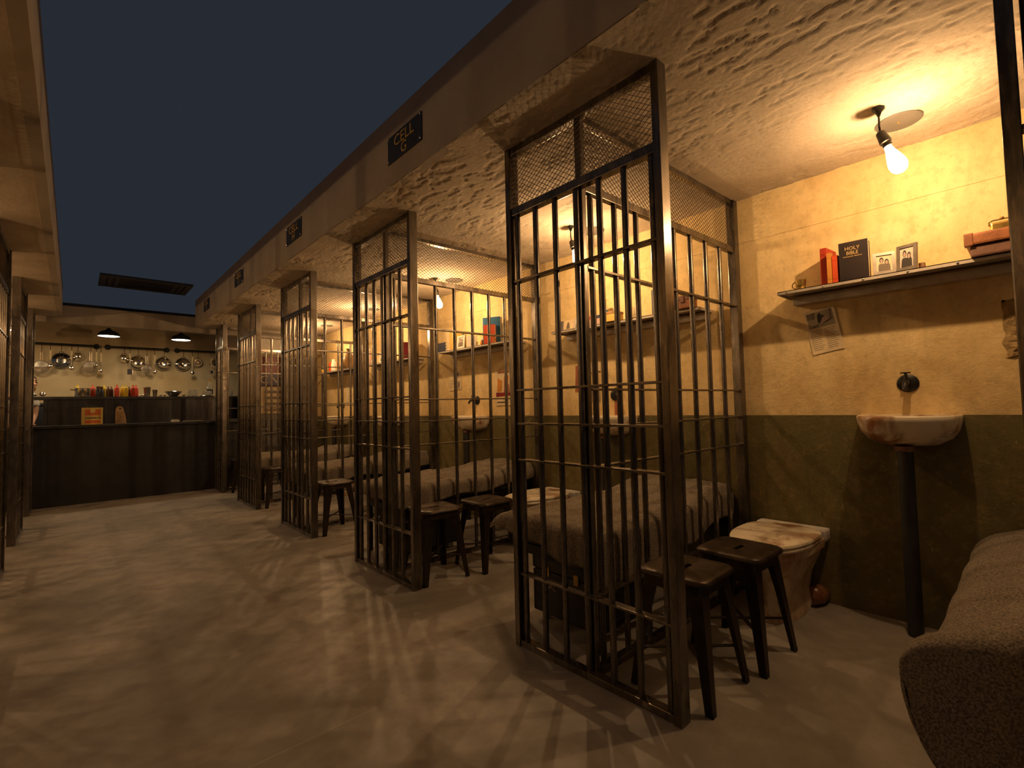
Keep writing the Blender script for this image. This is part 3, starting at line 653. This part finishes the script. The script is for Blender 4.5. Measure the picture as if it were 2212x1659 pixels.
# ------------------------------------------------------------------ stools
def sq_ring(hw, r, z, n=40, hx=None):
    hx = hx or hw; pts = []
    for k in range(n):
        a = 2*PI*(k+.5)/n; c_, s_ = math.cos(a), math.sin(a); p = r
        d = (abs(c_)**p+abs(s_)**p)**(-1/p); pts.append((hx*d*c_, hw*d*s_, z))
    return pts
def stool(x, y, rz, label, h=.47):
    t = thing('metal_stool', label, 'stool', (x, y, 0), rz, 'metal stools in the cells')
    def seat():
        return MB().rings([sq_ring(.011, 10, -.02, hx=.04), sq_ring(.0115, 10, -.001, hx=.0405), sq_ring(.0135, 9, .0, hx=.043), sq_ring(.12, 7, .003), sq_ring(.142, 8, .001), sq_ring(.151, 8, -.006), sq_ring(.152, 8, -.018), sq_ring(.147, 8, -.018), sq_ring(.139, 8, -.006), sq_ring(.0135, 10, -.006, hx=.043), sq_ring(.011, 10, -.02, hx=.04)], False, False).mesh('seat', 'stool_metal', True, 0, 1.0)
    link(cached('seat', seat), 'seat', t, (0, 0, h))
    link(cached('skirt', lambda: MB().rings([sq_ring(.128, 9, -.018), sq_ring(.134, 9, -.06), sq_ring(.130, 9, -.06), sq_ring(.124, 9, -.018)], False, False).mesh('skirt', 'stool_metal', False)), 'skirt', t, (0, 0, h))
    def leg():
        mb = MB(); top, bot = .120, .172; wt, wb_ = .062, .030
        def lring(o, w_, z): return [(o, o, z), (o-w_, o, z), (o-w_, o-.004, z), (o-.006, o-.006, z), (o-.004, o-w_, z), (o, o-w_, z)]
        return mb.rings([lring(bot, wb_, 0), lring(bot-(bot-top)*.215, .036, .1), lring(bot-(bot-top)*.55, .046, h*.55), lring(bot-(bot-top)*.88, wt, h-.06), lring(top, wt, h-.02)]).mesh('leg', 'stool_metal')
    lm = cached('leg', leg); fm = cached('foot', lambda: B(.148, .172, .148, .172, 0, .018).mesh('foot', 'black_iron', False, .003))
    for k in range(4): l_ = link(lm, 'leg', t, (0, 0, 0), (0, 0, k*PI/2)); link(fm, 'foot', l_)
    br = cached('brace', lambda: B(-.2, .2, -.009, .009, -.002, .002).mesh('brace', 'stool_metal'))
    for s in (-1, 1): link(br, 'brace', t, (0, 0, .15+.004*s), (0, 0, s*PI/4))
    return t
stool(1.895, 1.03, .02, 'brown metal stool at the bars in front of the other stool by the stained toilet')
stool(2.31, .985, -.03, 'brown metal stool directly in front of the stained toilet under the newspaper page')
stool(1.86, 2.87, -.08, 'brown metal stool at the bar corner of the tall grey book cell')
stool(2.27, 2.80, .02, 'brown metal stool close to the toilet of the tall grey book cell')
stool(1.87, 4.64, .03, 'brown metal stool at the bar corner of the blue book cell')
stool(1.87, 6.44, .05, 'brown metal stool at the bar corner of the dark red book cell')
stool(1.86, 8.03, .03, 'brown metal stool in the last cell before the bar counter')
# ------------------------------------------------------------------ beds, blankets, trunks
def bed_y(i): return MIDS[i-1]+(.075 if i > 1 else .06)
def bed(i):
    y0 = bed_y(i); y1 = y0+(.56 if i > 1 else .35)
    t = thing('bunk_bed', 'narrow black steel bed '+CELL[i], 'bed', (1.80, y0, 0), 0, 'beds in the cells')
    L, W_ = 1.35, y1-y0
    B(0, L, 0, W_, .42, .55).build('mattress', 'mattress_cloth', t, bevel=.03)
    MB().box(0, L, 0, .03, .37, .42).box(0, L, W_-.03, W_, .37, .42).box(0, .03, .03, W_-.03, .37, .42).box(L-.03, L, .03, W_-.03, .37, .42).build('frame', 'black_iron', t)
    for k in range(4): B(.2+.3*k, .26+.3*k, .03, W_-.03, .39, .405).build('slat', 'black_iron', t)
    for lx in (0, L-.035):
        for ly in (0, W_-.035): B(lx, lx+.035, ly, ly+.035, 0, .37).build('leg', 'black_iron', t, bevel=.003)
    return t
def blanket(i, near, far, front, seed, label, flare=.0, pillow=.05, W_=.584):
    x0, L, y0 = 1.785, 1.36, bed_y(i)-.012
    ZT = .565; NU, NV = 84, 72
    vs_ = []; nz = lambda a, b, c_: noise.noise(Vector((a, b, c_+seed*3.1)))
    for a in range(NU+1):
        for b in range(NV+1):
            ta, tb = a/NU, b/NV
            fr = front*((.35+.95*(1-tb)) if not flare else 1)*(1+.25*nz(tb*5, 2.2, 4)); nr = near*(.6+.55*(1-ta))*(1+.22*nz(ta*6, 1.3, 0)); fa = far*(1+(.05 if flare else .2)*nz(ta*5, 5.3, 2))
            u = -fr+(L+fr)*ta; v = -nr+(W_+nr+fa)*tb
            du = max(0, -u); dv = max(0, -v, v-W_); sv = -1 if v < 0 else 1
            r0 = .035
            def wrap(d): return (r0*math.sin(min(d/r0, PI/2)), r0*(1-math.cos(min(d/r0, PI/2)))+max(0, d-r0*PI/2))
            ou, zu = wrap(du); ov, zv = wrap(dv)
            wz = (zu**2.2+zv**2.2)**(1/2.2)
            wave = .016*math.sin(u*15+seed+2*nz(u*2, 1, 5))+.034*abs(nz(u*8, v*2.5, 1)) if sv > 0 else .02*abs(nz(u*9, v*3, 1))
            wave2 = .016*math.sin(v*19+seed*2)+.034*abs(nz(u*2.5, v*9, 6))
            fl = flare*(math.sin(min(1, wz/.15)*PI/2) if wz < .17 else math.cos(min(1, (wz-.17)/.4)*PI*.5))
            if flare: wave *= .12; wave2 *= .3
            x = max(u, 0)-ou-(wave2+fl*.25)*(min(1, du/.08) if du > 0 else 0)
            y = min(max(v, 0), W_)+sv*(ov+(wave+(fl if sv > 0 else 0))*min(1, dv/.08)) if dv > 0 else v
            if du > 0 and dv > 0: x -= .04*min(1, du/.1); y += sv*(.05 if sv > 0 else .01)*min(1, dv/.1)
            top = 1-min(1, (du+dv)/.03)
            wr_ = .02*abs(nz(u*6, v*9, 9))+.022*nz(u*3, v*3, 3)+.010*abs(nz(u*16, v*14, 2))
            z = ZT-wz+(wr_+pillow*max(0, min(1, (u-.85)/.25)))*max(.35*(wz < .2), top)
            px = max(x0+x, X0+.088); py = max(y0+y, MIDS[i-1]+DY-SK*(px-X0)+.034)   # hangs against the bars, not through them
            vs_.append((px, py, max(.012, z)))
    mb = MB(); mb.q(vs_, [(a*(NV+1)+b, (a+1)*(NV+1)+b, (a+1)*(NV+1)+b+1, a*(NV+1)+b+1) for a in range(NU) for b in range(NV)])
    t = thing('blanket', label, 'blanket', (0, 0, 0), 0, 'wool blankets on the beds')
    ob = mb.build('cloth', 'wool', t, True, angle=None)
    md = ob.modifiers.new('thick', 'SOLIDIFY'); md.thickness = .008; md.offset = 1
    edge = [vs_[a*(NV+1)] for a in range(NU, -1, -1)]+[vs_[b] for b in range(NV+1)]+[vs_[a*(NV+1)+NV] for a in range(NU+1)]
    MB().tube(edge, .0042, 5).build('hem', 'hem_cord', t, True)
    return t
for i in range(1, 6): bed(i)
blanket(1, .05, .58, .5, 1, 'grey wool blanket trailing to the floor beside the basin pipe below the Bible shelf', .19, .0, .37)
blanket(2, .27, .10, .20, 2, 'grey wool blanket with a hanging corner behind the bars beside the two front stools')
blanket(3, .16, .12, .16, 3, 'grey wool blanket on the bed below the blue and red books')
blanket(4, .18, .12, .18, 4, 'grey wool blanket on the bed below the dark red book')
blanket(5, .18, .12, .18, 5, 'grey wool blanket on the bed before the warning sign')
def trunk(i, label):
    o = OFF[i]; t = thing('travel_trunk', label, 'trunk', (1.87, bed_y(i)+.29, 0), 0, 'trunks under the beds')
    B(0, .5, -.21, .21, .05, .27).build('case', 'black_paint', t, bevel=.006); B(-.002, .502, -.212, .212, .275, .355).build('lid', 'black_paint', t, bevel=.008)
    for s in (-1, 1): B(-.008, 0, s*.1-.015, s*.1+.015, .25, .30).build('latch', 'brass', t)
    for x in (.05, .45):
        for s in (-1, 1):
            c_ = MB().tube([(x, s*.16-.012, .026), (x, s*.16+.012, .026)], .026, 16).build('caster', 'plastic_white', t)
    if i == 2: text('YAL', .05, 'paper_grey', t, facing((-.004, .08, .2), (0, -1, 0), (0, 0, 1)))
trunk(2, 'black wheeled trunk under the blanket with the hanging corner'); trunk(3, 'black wheeled trunk under the bed of the blue book cell')
# ------------------------------------------------------------------ bar counter and kitchen
t = thing('bar_counter', 'long black bar counter closing off the end of the corridor', 'bar counter', (.8, 8.56, 0))
B(-2.3, 1.17, 0, .06, .0, 1.0).build('front', 'bar_black', t); B(-2.3, 1.17, -.05, .43, 1.0, 1.035).build('worktop', 'bar_black', t, bevel=.004)
B(-2.3, 1.17, .40, .44, 0, 1.0).build('back', 'bar_black', t)
t = thing('screen_shelf', 'dark bar shelf on smoked panels holding bottles and tins', 'shelf', (.8, 9.02, 0))
B(-2.3, 1.6, -.02, .30, 1.385, 1.425).build('shelf_board', 'slate_panel', t, bevel=.003)
for k, (a, b) in enumerate(((-1.06, -.36),) if 0 else ((-1.06, -.36), (-.32, .45), (.49, 1.15))): B(a, b, 0, .012, 1.035, 1.385).build('panel', 'smoked_glass', t)
for a in (-1.08, -.34, .47, 1.17): B(a-.02, a+.02, -.012, .03, 0, 1.385).build('post', 'black_paint', t)
B(-1.06, 1.6, .26, .30, 0, 1.385).build('back_board', 'black_paint', t)
t = thing('back_cabinet', 'low black cabinet along the kitchen wall behind the cook', 'cabinet', (0, 9.98, 0))
B(-1.9, 1.9, 0, .26, .05, 1.33).build('body', 'bar_black', t)
B(-1.9, 1.9, -.015, .26, 1.33, 1.36).build('top', 'slate_panel', t)
for k in range(6): d_ = B(-1.88+.63*k, -1.27+.63*k, -.012, 0, .08, 1.31).build('door', 'slate_panel', t); B(-1.32+.63*k, -1.30+.63*k, -.03, -.012, .9, 1.05).build('handle', 'chrome_dull', d_)
ZB = 1.425
def kx(px):    # convenience: spread along the shelf
    return (px-70)/395*2.105-.405
def squeeze(px, mat, label, s=1.0, dy=0):
    s *= 1.22
    t = thing('squeeze_bottle', label, 'bottle', (kx(px), 9.06+dy, ZB), 0, 'sauce bottles on the bar shelf')
    MB().lathe([(.022*s, 0), (.0245*s, .008), (.0245*s, .09*s), (.02*s, .105*s)], 14).build('body', mat, t, True)
    MB().lathe([(.02*s, .105*s), (.012*s, .115*s), (.004*s, .145*s)], 12).build('nozzle', mat, t, True)
squeeze(153, 'mustard', 'yellow sauce bottle behind the steel pot', 1.05, .17)
squeeze(184, 'ketchup', 'red sauce bottle touching the steel pot', 1.0, .115); squeeze(207, 'mustard', 'yellow sauce bottle right of the dark jars', 1.0, .12)
squeeze(215, 'sauce_brown', 'brown sauce bottle after the dark jars', .85); squeeze(222, 'sauce_brown', 'brown sauce bottle before the lone red one', .85, .055)
squeeze(233, 'ketchup', 'lone red sauce bottle between brown and yellow bottles'); squeeze(246, 'mustard', 'yellow sauce bottle, first of the pair', 1.0, .06); squeeze(252.5, 'mustard', 'yellow sauce bottle, second of the pair')
squeeze(260, 'sauce_brown', 'brown sauce bottle between the yellow pair and red pair', .85, .05); squeeze(268, 'ketchup', 'red sauce bottle next to the brown bottle'); squeeze(275, 'ketchup', 'red sauce bottle last in the row', 1.0, .06)
t = thing('stock_pot', 'shiny steel stock pot with two handles on the bar shelf', 'pot', (kx(163), 9.1, ZB))
MB().lathe([(.08, 0), (.085, .01), (.085, .115), (.09, .12), (.082, .12), (.08, .02), (.01, .012)], 24).build('body', 'chrome', t, True)
for s in (-1, 1): MB().tube([(s*.085, -.03, .095), (s*.125, -.025, .1), (s*.125, .025, .1), (s*.085, .03, .095)], .006, 6).build('handle', 'chrome', t, True)
for px, lab in ((194, 'dark capped spice jar left of its twin'), (201, 'dark capped spice jar right of its twin')):
    t = thing('spice_jar', lab, 'jar', (kx(px), 9.05+.05*(px > 200), ZB), 0, 'spice jars on the bar shelf'); MB().lathe([(.027, 0), (.028, .1), (.02, .11)], 14).build('body', 'slate_panel', t, True); MB().lathe([(.021, .11), (.021, .145)], 12).build('cap', 'bk_brown', t)
for px, s, lab in ((300, 1.0, 'tall dark shaker tin on the bar shelf'), (318, .72, 'short dark shaker tin on the bar shelf')):
    t = thing('shaker_tin', lab, 'shaker', (kx(px), 9.1, ZB), 0, 'shaker tins on the bar shelf'); MB().lathe([(.035*s, 0), (.045*s, .14*s), (.046*s, .142*s), (.042*s, .14*s), (.034*s, .01), (.003, .006)], 20).build('cup', 'chrome_dull', t, True); MB().lathe([(.0455*s, .132*s), (.0475*s, .137*s), (.0455*s, .142*s)], 20, ca=False, cb=False).build('rim', 'chrome', t, True)
t = thing('mixing_bowl', 'wide dark steel mixing bowl on the bar shelf', 'bowl', (kx(362), 9.1, ZB)); MB().lathe([(.05, 0), (.06, .012), (.1, .06), (.112, .075), (.108, .075), (.09, .05), (.05, .012), (.004, .01)], 28).build('bowl', 'chrome_dull', t, True); MB().lathe([(.11, .073), (.114, .076), (.11, .079)], 28, ca=False, cb=False).build('rim', 'chrome', t, True)
def orb(px, r, label, dz=0, z=ZB):
    t = thing('cocktail_strainer', label, 'strainer', (kx(px), 9.06, z), 0, 'small chrome tools on the bar shelf')
    MB().sphere((0, 0, r), r, 14, (1, 1, .85)).build('head', 'chrome', t, True); MB().tube([(0, -r*.8, r), (.004, -r*1.6, r*.9)], .005, 6).build('handle', 'chrome', t, True)
for px, r, lab in ((73, .028, 'small chrome ball strainer nearest the cook'), (88, .036, 'big chrome ball strainer next to the cook'), (284, .016, 'small red capped ball strainer after the red pair'), (291, .02, 'chrome ball strainer before the tall tin'), (330, .022, 'chrome ball strainer after the short tin'), (339.5, .02, 'chrome ball strainer left of the wide bowl'), (386, .022, 'chrome ball strainer right of the wide bowl')): orb(px, r, lab)
for k, px in enumerate((398, 404, 411, 418, 434, 440, 447, 453, 505, 512)):
    t = thing('tumbler', ('tall clear tumbler in the row on the bar shelf' if k < 4 else 'short clear tumbler in the row on the bar shelf' if k < 8 else 'clear tumbler on the bar shelf behind the last cell bars'), 'glass', (kx(px), {4: 9.045, 5: 9.105, 6: 9.03, 7: 9.085}.get(k, 9.06+.06*(k % 2)), ZB+(.003 if 4 <= k < 8 else 0)), 0, 'glasses on the bar shelf')
    hh = .11 if k < 4 or k > 7 else .085
    MB().lathe([(.024, 0), (.026, .004), (.03, hh), (.028, hh), (.023, .012), (.002, .01)], 16).build('glass', 'clear_glass', t, True)
for px, lab in ((454, 'tall pale bottle with a dark label, left of its twin'), (461, 'tall pale bottle with a dark label, right of its twin')):
    t = thing('liquor_bottle', lab, 'bottle', (kx(px), 9.20+.06*(px > 455), ZB), 0, 'liquor bottles on the bar shelf'); MB().lathe([(.03, 0), (.032, .01), (.032, .14), (.012, .19), (.011, .25)], 16).build('body', 'clear_glass', t, True); MB().lathe([(.0325, .04), (.0325, .12)], 16, ca=False, cb=False).build('paper_label', 'black_paint', t, True); MB().lathe([(.013, .25), (.013, .275)], 12).build('cap', 'brass', t)
t = thing('serving_tray', 'flat round steel tray under the bottles', 'tray', (kx(444), 9.06, ZB)); MB().lathe([(.085, 0), (.095, .008), (.092, .008), (.082, .003), (.003, .003)], 24).build('dish', 'chrome_dull', t, True); MB().lathe([(.0935, .007), (.0955, .009), (.0935, .011)], 24, ca=False, cb=False).build('rim', 'chrome', t)
# cooking oil can, chopping board, boxes on the worktop
t = thing('oil_can', 'yellow and orange cooking oil can on the black counter', 'can', (.19, 8.66, 1.035), -.12)
B(-.105, .105, -.06, .06, 0, .225).build('body', 'can_yellow', t, bevel=.006); B(-.107, .107, -.062, .062, .215, .228).build('rim', 'can_yellow', t, bevel=.003)
MB().tube([(-.05, 0, .228), (-.05, 0, .25), (.05, 0, .25), (.05, 0, .228)], .006, 6).build('handle', 'black_iron', t, True)
B(-.07, .09, -.0615, -.06, .125, .205).build('label_top', 'can_orange', t); B(-.07, .09, -.0615, -.06, .018, .06).build('label_foot', 'can_orange', t); B(-.1065, -.105, -.05, .05, .03, .2).build('label_side', 'can_orange', t)
MB().lathe([(.028, -.0625), (.028, -.0615)], 24, (.01, 0, .183), 'y').xf(Matrix.Translation((.0, 0, 0))).build('oval_mark', 'can_yellow', t)
text('COOKING OIL', .03, 'ink', t, facing((.012, -.062, .09), (1, 0, 0), (0, 0, 1)), sx=.85, bold=.0008)
t = thing('chopping_board', 'rounded brown board with a hanging hole leaning on the smoked panel', 'board', (.50, 8.972, 1.035), 0, None, (-.1, 0, .0))
prof = [(-.055, 0), (.075, 0), (.06, .12), (.04, .2), (.03, .235), (0, .25), (-.03, .245), (-.05, .22), (-.055, .12)]
MB().rings([[(x, -.008, z) for x, z in prof], [(x, .008, z) for x, z in prof]]).build('board', 'board_wood', t, bevel=.002); MB().lathe([(.012, -.0095), (.012, -.0085)], 14, (0, 0, .215), 'y').build('hang_hole', 'ink', t)
for k in range(5): B(-.035, .04-.01*(k % 2), -.0092, -.008, .03+.03*k, .036+.03*k).build('burnt_line', 'ink_soft', t)
t = thing('napkin_box', 'small white napkin box on the black counter', 'box', (1.13, 8.75, 1.035)); B(-.05, .05, -.03, .03, 0, .03).build('box', 'plastic_white', t, bevel=.002); B(-.035, .035, -.02, .02, .03, .036).build('napkins', 'paper_cream', t)
t = thing('menu_folder', 'flat black menu folder with pale edge on the counter', 'menu', (1.35, 8.72, 1.035)); B(-.12, .12, -.07, .07, 0, .008).build('cover', 'black_paint', t, bevel=.002); B(-.118, .118, -.068, .068, .008, .011).build('pages', 'paper_cream', t)
# hanging rails and cookware
YR = YK-.10; ZR = 2.27
RAILS = [(-.70, .272, 'black wall rail with hanging sieve and wok behind the cook'), (.392, 1.20, 'black wall rail in the middle with spatula and pans'), (1.33, 2.1, 'black wall rail at the right with ladle and lid')]
for a, b, lab in RAILS:
    t = thing('hanging_rail', lab, 'rail', (0, YR, ZR), 0, 'cookware rails')
    MB().tube([(a, 0, 0), (b, 0, 0)], .016, 10).build('pipe', 'black_iron', t, True)
    for x in (a+.01, b-.01):
        e = MB().tube([(x, -.0, 0), (x, .10, 0)], .014, 8).build('stand_off', 'black_iron', t, True); MB().lathe([(.042, .10), (.042, .085), (.03, .075)], 18, (x, 0, 0), 'y').build('flange', 'black_iron', e, True)
def rx(px): return ((px-72)/(466-72))*(1.935+.465)-.465
HK = 0
def hang(name, label, cat, px, drop, fy=0):
    t = thing(name, label, cat, (rx(px), YR-.012, ZR-drop), 0, 'cookware hanging on the rails')
    MB().tube([(0, .012-.018*math.cos(a), drop+.018*math.sin(a)) for a in [PI*k/6-.3 for k in range(8)]]+[(0, -.004-fy*.5, drop*.5), (0, -fy, .0)], .0035, 5).build('hook', 'black_iron', t, True)
    return t
def pan(px, r, label, drop=.10, mat='chrome', depth=.05):
    t = hang('steel_pan', label, 'pan', px, drop)
    MB().lathe([(.002, -depth), (r*.42, -depth), (r*.46, -depth*1.04), (r*.5, -depth*.9), (r*.85, -.015), (r, 0), (r*1.02, .004), (r*.97, .004), (r*.5, -depth*.7), (.002, -depth*.75)], 32, (0, .062, -r-.01), 'y').build('bowl', mat, t, True)
    MB().tube([(-.03, .06, -.014), (-.025, .002, .0), (.025, .002, .0), (.03, .06, -.014)], .005, 6).build('loop_handle', mat, t, True)
    return t
def sieve(px, r, label, drop=.14):
    t = hang('wire_sieve', label, 'sieve', px, drop)
    for s in (-1, 1): MB().tube([(s*.012, 0, .02), (s*.012, 0, -.13)], .004, 6).build('handle', 'chrome', t, True)
    MB().tube([(r*math.cos(a), 0, -.13-r+r*math.sin(a)) for a in [2*PI*k/24 for k in range(25)]], .006, 6).build('ring', 'chrome', t, True)
    mb = MB()
    for k in range(-9, 10):
        x = r*k/10; hh = math.sqrt(max(0, r*r-x*x))
        mb.tube([(x, -.004, -.13-r-hh), (x, -.028*(1-(x/r)**2), -.13-r), (x, -.004, -.13-r+hh)], .0017, 4); mb.tube([(-hh, -.004, -.13-r+x), (0, -.028*(1-(x/r)**2), -.13-r+x), (hh, -.004, -.13-r+x)], .0017, 4)
    mb.build('mesh', 'chrome_dull', t)['kind'] = 'stuff'
def tool(px, kind, label, drop=.11, ln=.26):
    t = hang(kind, label, kind.replace('_', ' '), px, drop, .036)
    B(-.010, .010, -.042, -.034, -.14, .01).build('handle', 'bk_cream', t, bevel=.003)
    MB().tube([(0, -.038, -.13), (0, -.038, -ln)], .004, 6).build('shaft', 'chrome_dull', t, True)
    if kind == 'spatula': MB().box(-.035, .035, -.042, -.038, -ln-.09, -ln).build('blade', 'chrome', t, bevel=.0015)
    else: MB().lathe([(.002, -.03), (.025, -.022), (.036, 0), (.033, 0), (.02, -.015), (.002, -.02)], 16, (0, -.036, -ln-.02), 'y').build('cup', 'chrome', t, True)
sieve(88, .088, 'round wire sieve hanging beside the cook'); tool(104, 'ladle', 'short ladle between the sieve and the big wok', .11, .22); pan(124, .118, 'big steel wok lid next to the round sieve', .12)
tool(143, 'ladle', 'long ladle touching the big wok lid', .11, .24); pan(155, .066, 'small steel pan right of the big wok lid', .10); sieve(180, .09, 'conical sieve with a bright fold hanging at the rail end', .12)
tool(191, 'ladle', 'cream handled ladle near the rail end', .11, .185); tool(200, 'ladle', 'last cream handled ladle on the left rail', .12, .26)
pan(248, .068, 'small steel pan first on the middle rail', .10); tool(260, 'spatula', 'square slotted spatula on the middle rail', .11, .25); pan(278, .112, 'large steel wok in the middle of the middle rail', .12, 'chrome', .07)
sieve(297, .07, 'pale sieve between the two large woks', .15); tool(314, 'ladle', 'dark brush ladle left of the last wok on the middle rail', .12, .26); pan(336, .112, 'large steel wok at the end of the middle rail', .12, 'chrome', .07)
pan(382, .112, 'large steel wok first on the right rail', .12, 'chrome', .07); tool(403, 'ladle', 'round ladle between the wok and the flat lid', .12, .26); pan(418, .075, 'flat radiant steel lid on the right rail', .12, 'chrome', .012)
tool(450, 'ladle', 'dark ladle near the bars on the right rail', .12, .24); pan(463, .085, 'steel wok half hidden by the last bars', .13, 'chrome', .06)
# kitchen pendant lamps
def lamp(x, y, z, label):
    t = thing('pendant_lamp', label, 'lamp', (x, y, z), 0, 'kitchen pendant lamps')
    MB().lathe([(.132, 0), (.128, .022), (.112, .052), (.08, .075), (.045, .088), (.03, .1), (.018, .12), (.015, .12), (.026, .098), (.076, .07), (.108, .048), (.124, .02), (.128, 0)], 32, ca=False, cb=False).build('shade', 'black_paint', t, True)
    MB().lathe([(.126, .002), (.126, .006)], 32).build('diffuser', 'lamp_glow', t)
    MB().tube([(0, 0, .11), (0, 0, 2.62-z)], .005, 6).build('cord', 'black_iron', t)
    l = bpy.data.lights.new('lamp_light', 'AREA'); l.shape = 'DISK'; l.size = .24; l.energy = KITCHEN_W; l.color = (1, .70, .38)
    lo = bpy.data.objects.new('lamp_light', l); COL.objects.link(lo); lo.parent = t; lo.location = (0, 0, -.004)
lamp(.372, 9.25, 2.325, 'dark dome lamp glowing above the cooking oil can'); lamp(1.264, 9.25, 2.335, 'dark dome lamp glowing above the glasses'); lamp(-.53, 9.25, 2.325, 'dark dome lamp half hidden behind the left bars')
# air conditioner above the corridor
t = thing('air_conditioner', 'grey ceiling cassette unit hanging in the dark above the bar', 'air conditioner', (.71, 8.12, 2.9))
MB().box(-.49, .49, -.34, -.27, 0, .03).box(-.49, .49, .27, .34, 0, .03).box(-.49, -.42, -.27, .27, 0, .03).box(.42, .49, -.27, .27, 0, .03).build('panel_frame', 'ac_grey', t, bevel=.004)
B(-.42, .42, -.27, .27, .012, .03).build('body', 'black_paint', t)
for x in (-.38, -.31, .31, .38): B(x-.02, x+.02, -.25, .25, .003, .012).build('louvre', 'ac_grey', t)
for x in (-.3, .3): B(x-.015, x+.015, .1, .2, .03, .06).build('hanger', 'galvanised', t)
struct('trim_4', B(.26, 1.16, 8.22, 8.32, 2.96, 3.0), 'black_paint')
# ------------------------------------------------------------------ cook behind the bar
def person():
    t = thing('person', 'person in a white t-shirt standing behind the bar, half hidden by the bars', 'person', (-.50, 9.62, 0), 0)
    def skin(name, verts, edges, rad, mat, root=0, parent=t, sub=2):
        me = bpy.data.meshes.new(name); me.from_pydata(verts, edges, []); me.materials.append(MATS[mat])
        o = link(me, name, parent); md = o.modifiers.new('skin', 'SKIN'); me.skin_vertices[0].data[root].use_root = True
        for d, r in zip(me.skin_vertices[0].data, rad): d.radius = r if isinstance(r, tuple) else (r, r)
        md.use_smooth_shade = True; s_ = o.modifiers.new('sub', 'SUBSURF'); s_.levels = sub; s_.render_levels = sub
        return o
    V = [(-.06, 0, .95), (-.06, 0, 1.12), (-.055, 0, 1.30), (-.045, -.005, 1.44), (.0, -.03, 1.52), (.03, -.05, 1.59), (.03, -.055, 1.66),
         (.065, -.01, 1.42), (.10, -.02, 1.30), (.095, -.03, 1.18), (.07, -.12, 1.06), (.06, -.17, 1.035),
         (-.2, 0, 1.42), (-.26, -.02, 1.22), (-.22, -.15, 1.06), (-.21, -.2, 1.04),
         (.02, 0, .9), (.03, 0, .5), (.03, .02, .08), (.03, -.09, .04), (-.14, 0, .9), (-.15, 0, .5), (-.15, .02, .08), (-.15, -.09, .04)]
    E_ = [(0, 1), (1, 2), (2, 3), (3, 4), (4, 5), (5, 6), (3, 7), (7, 8), (8, 9), (9, 10), (10, 11), (3, 12), (12, 13), (13, 14), (14, 15), (0, 16), (16, 17), (17, 18), (18, 19), (0, 20), (20, 21), (21, 22), (22, 23)]
    Rr = [(.13, .10), (.125, .10), (.14, .11), (.10, .08), .05, .07, .075, .055, .045, .038, .03, .028, .055, .045, .032, .028, .085, .06, .045, .04, .085, .06, .045, .04]
    skin('body', V, E_, Rr, 'skin_tone')
    skin('t_shirt', [(-.06, 0, .92), (-.06, 0, 1.12), (-.055, 0, 1.30), (-.045, -.005, 1.445), (.065, -.01, 1.42), (.105, -.02, 1.285), (-.2, 0, 1.42), (-.265, -.02, 1.26)], [(0, 1), (1, 2), (2, 3), (3, 4), (4, 5), (3, 6), (6, 7)],
         [(.145, .115), (.138, .112), (.152, .122), (.108, .088), .066, .062, .066, .062], 'shirt_white')
    skin('trousers', [(-.06, 0, .94), (.02, 0, .88), (.03, 0, .5), (.03, .02, .08), (-.14, 0, .88), (-.15, 0, .5), (-.15, .02, .08)], [(0, 1), (1, 2), (2, 3), (0, 4), (4, 5), (5, 6)], [(.15, .12), .095, .072, .06, .095, .072, .06], 'trouser_black')
    h = thing('head_empty', None, None)
    bpy.data.objects.remove(h)
    hd = MB().sphere((.035, -.06, 1.63), .1, 24, (.78, .92, 1.15)).build('head', 'skin_tone', t, True, angle=None)
    MB().tube([(.085, -.135, 1.645), (.10, -.158, 1.61), (.088, -.14, 1.60)], [.008, .014, .009], 8).build('nose', 'skin_tone', hd, True)
    for a, b in (((.07, -.138, 1.645), 1), ((.108, -.10, 1.645), 1)): MB().sphere(a, .011, 10).build('eye', 'ink', hd, True)
    for a, b in (((.05, -.146, 1.668), (.085, -.142, 1.672)), ((.095, -.128, 1.672), (.112, -.088, 1.668))): MB().tube([a, b], .005, 6).build('eyebrow', 'hair_brown', hd, True)
    MB().tube([(.065, -.142, 1.573), (.085, -.138, 1.570), (.10, -.115, 1.573)], .005, 6).build('mouth', 'paper_red', hd, True)
    for s in (1, -1): MB().sphere((.035+s*.078, -.04+s*.0, 1.63), .022, 10, (.4, .8, 1.2)).build('ear', 'skin_tone', hd, True)
    MB().sphere((.028, -.04, 1.668), .1, 20, (.83, .92, .98)).build('hair', 'hair_brown', hd, True, angle=None)
    hands = MB()
    for bx, by, bz in ((.06, -.18, 1.035), (-.21, -.21, 1.04)):
        for k in range(4): hands.tube([(bx-.027+.018*k, by-.01, bz+.012), (bx-.027+.018*k, by-.05-.006*(k in (1, 2)), bz+.014), (bx-.027+.018*k, by-.085-.008*(k in (1, 2)), bz+.006)], [.0095, .009, .007], 7)
        hands.tube([(bx+.03, by+.01, bz+.012), (bx+.05, by-.02, bz+.012), (bx+.052, by-.045, bz+.01)], [.011, .01, .008], 7)
        hands.sphere((bx, by, bz+.01), .036, 12, (1, 1.1, .45))
    hands.build('hands', 'skin_tone', t, True)
person()
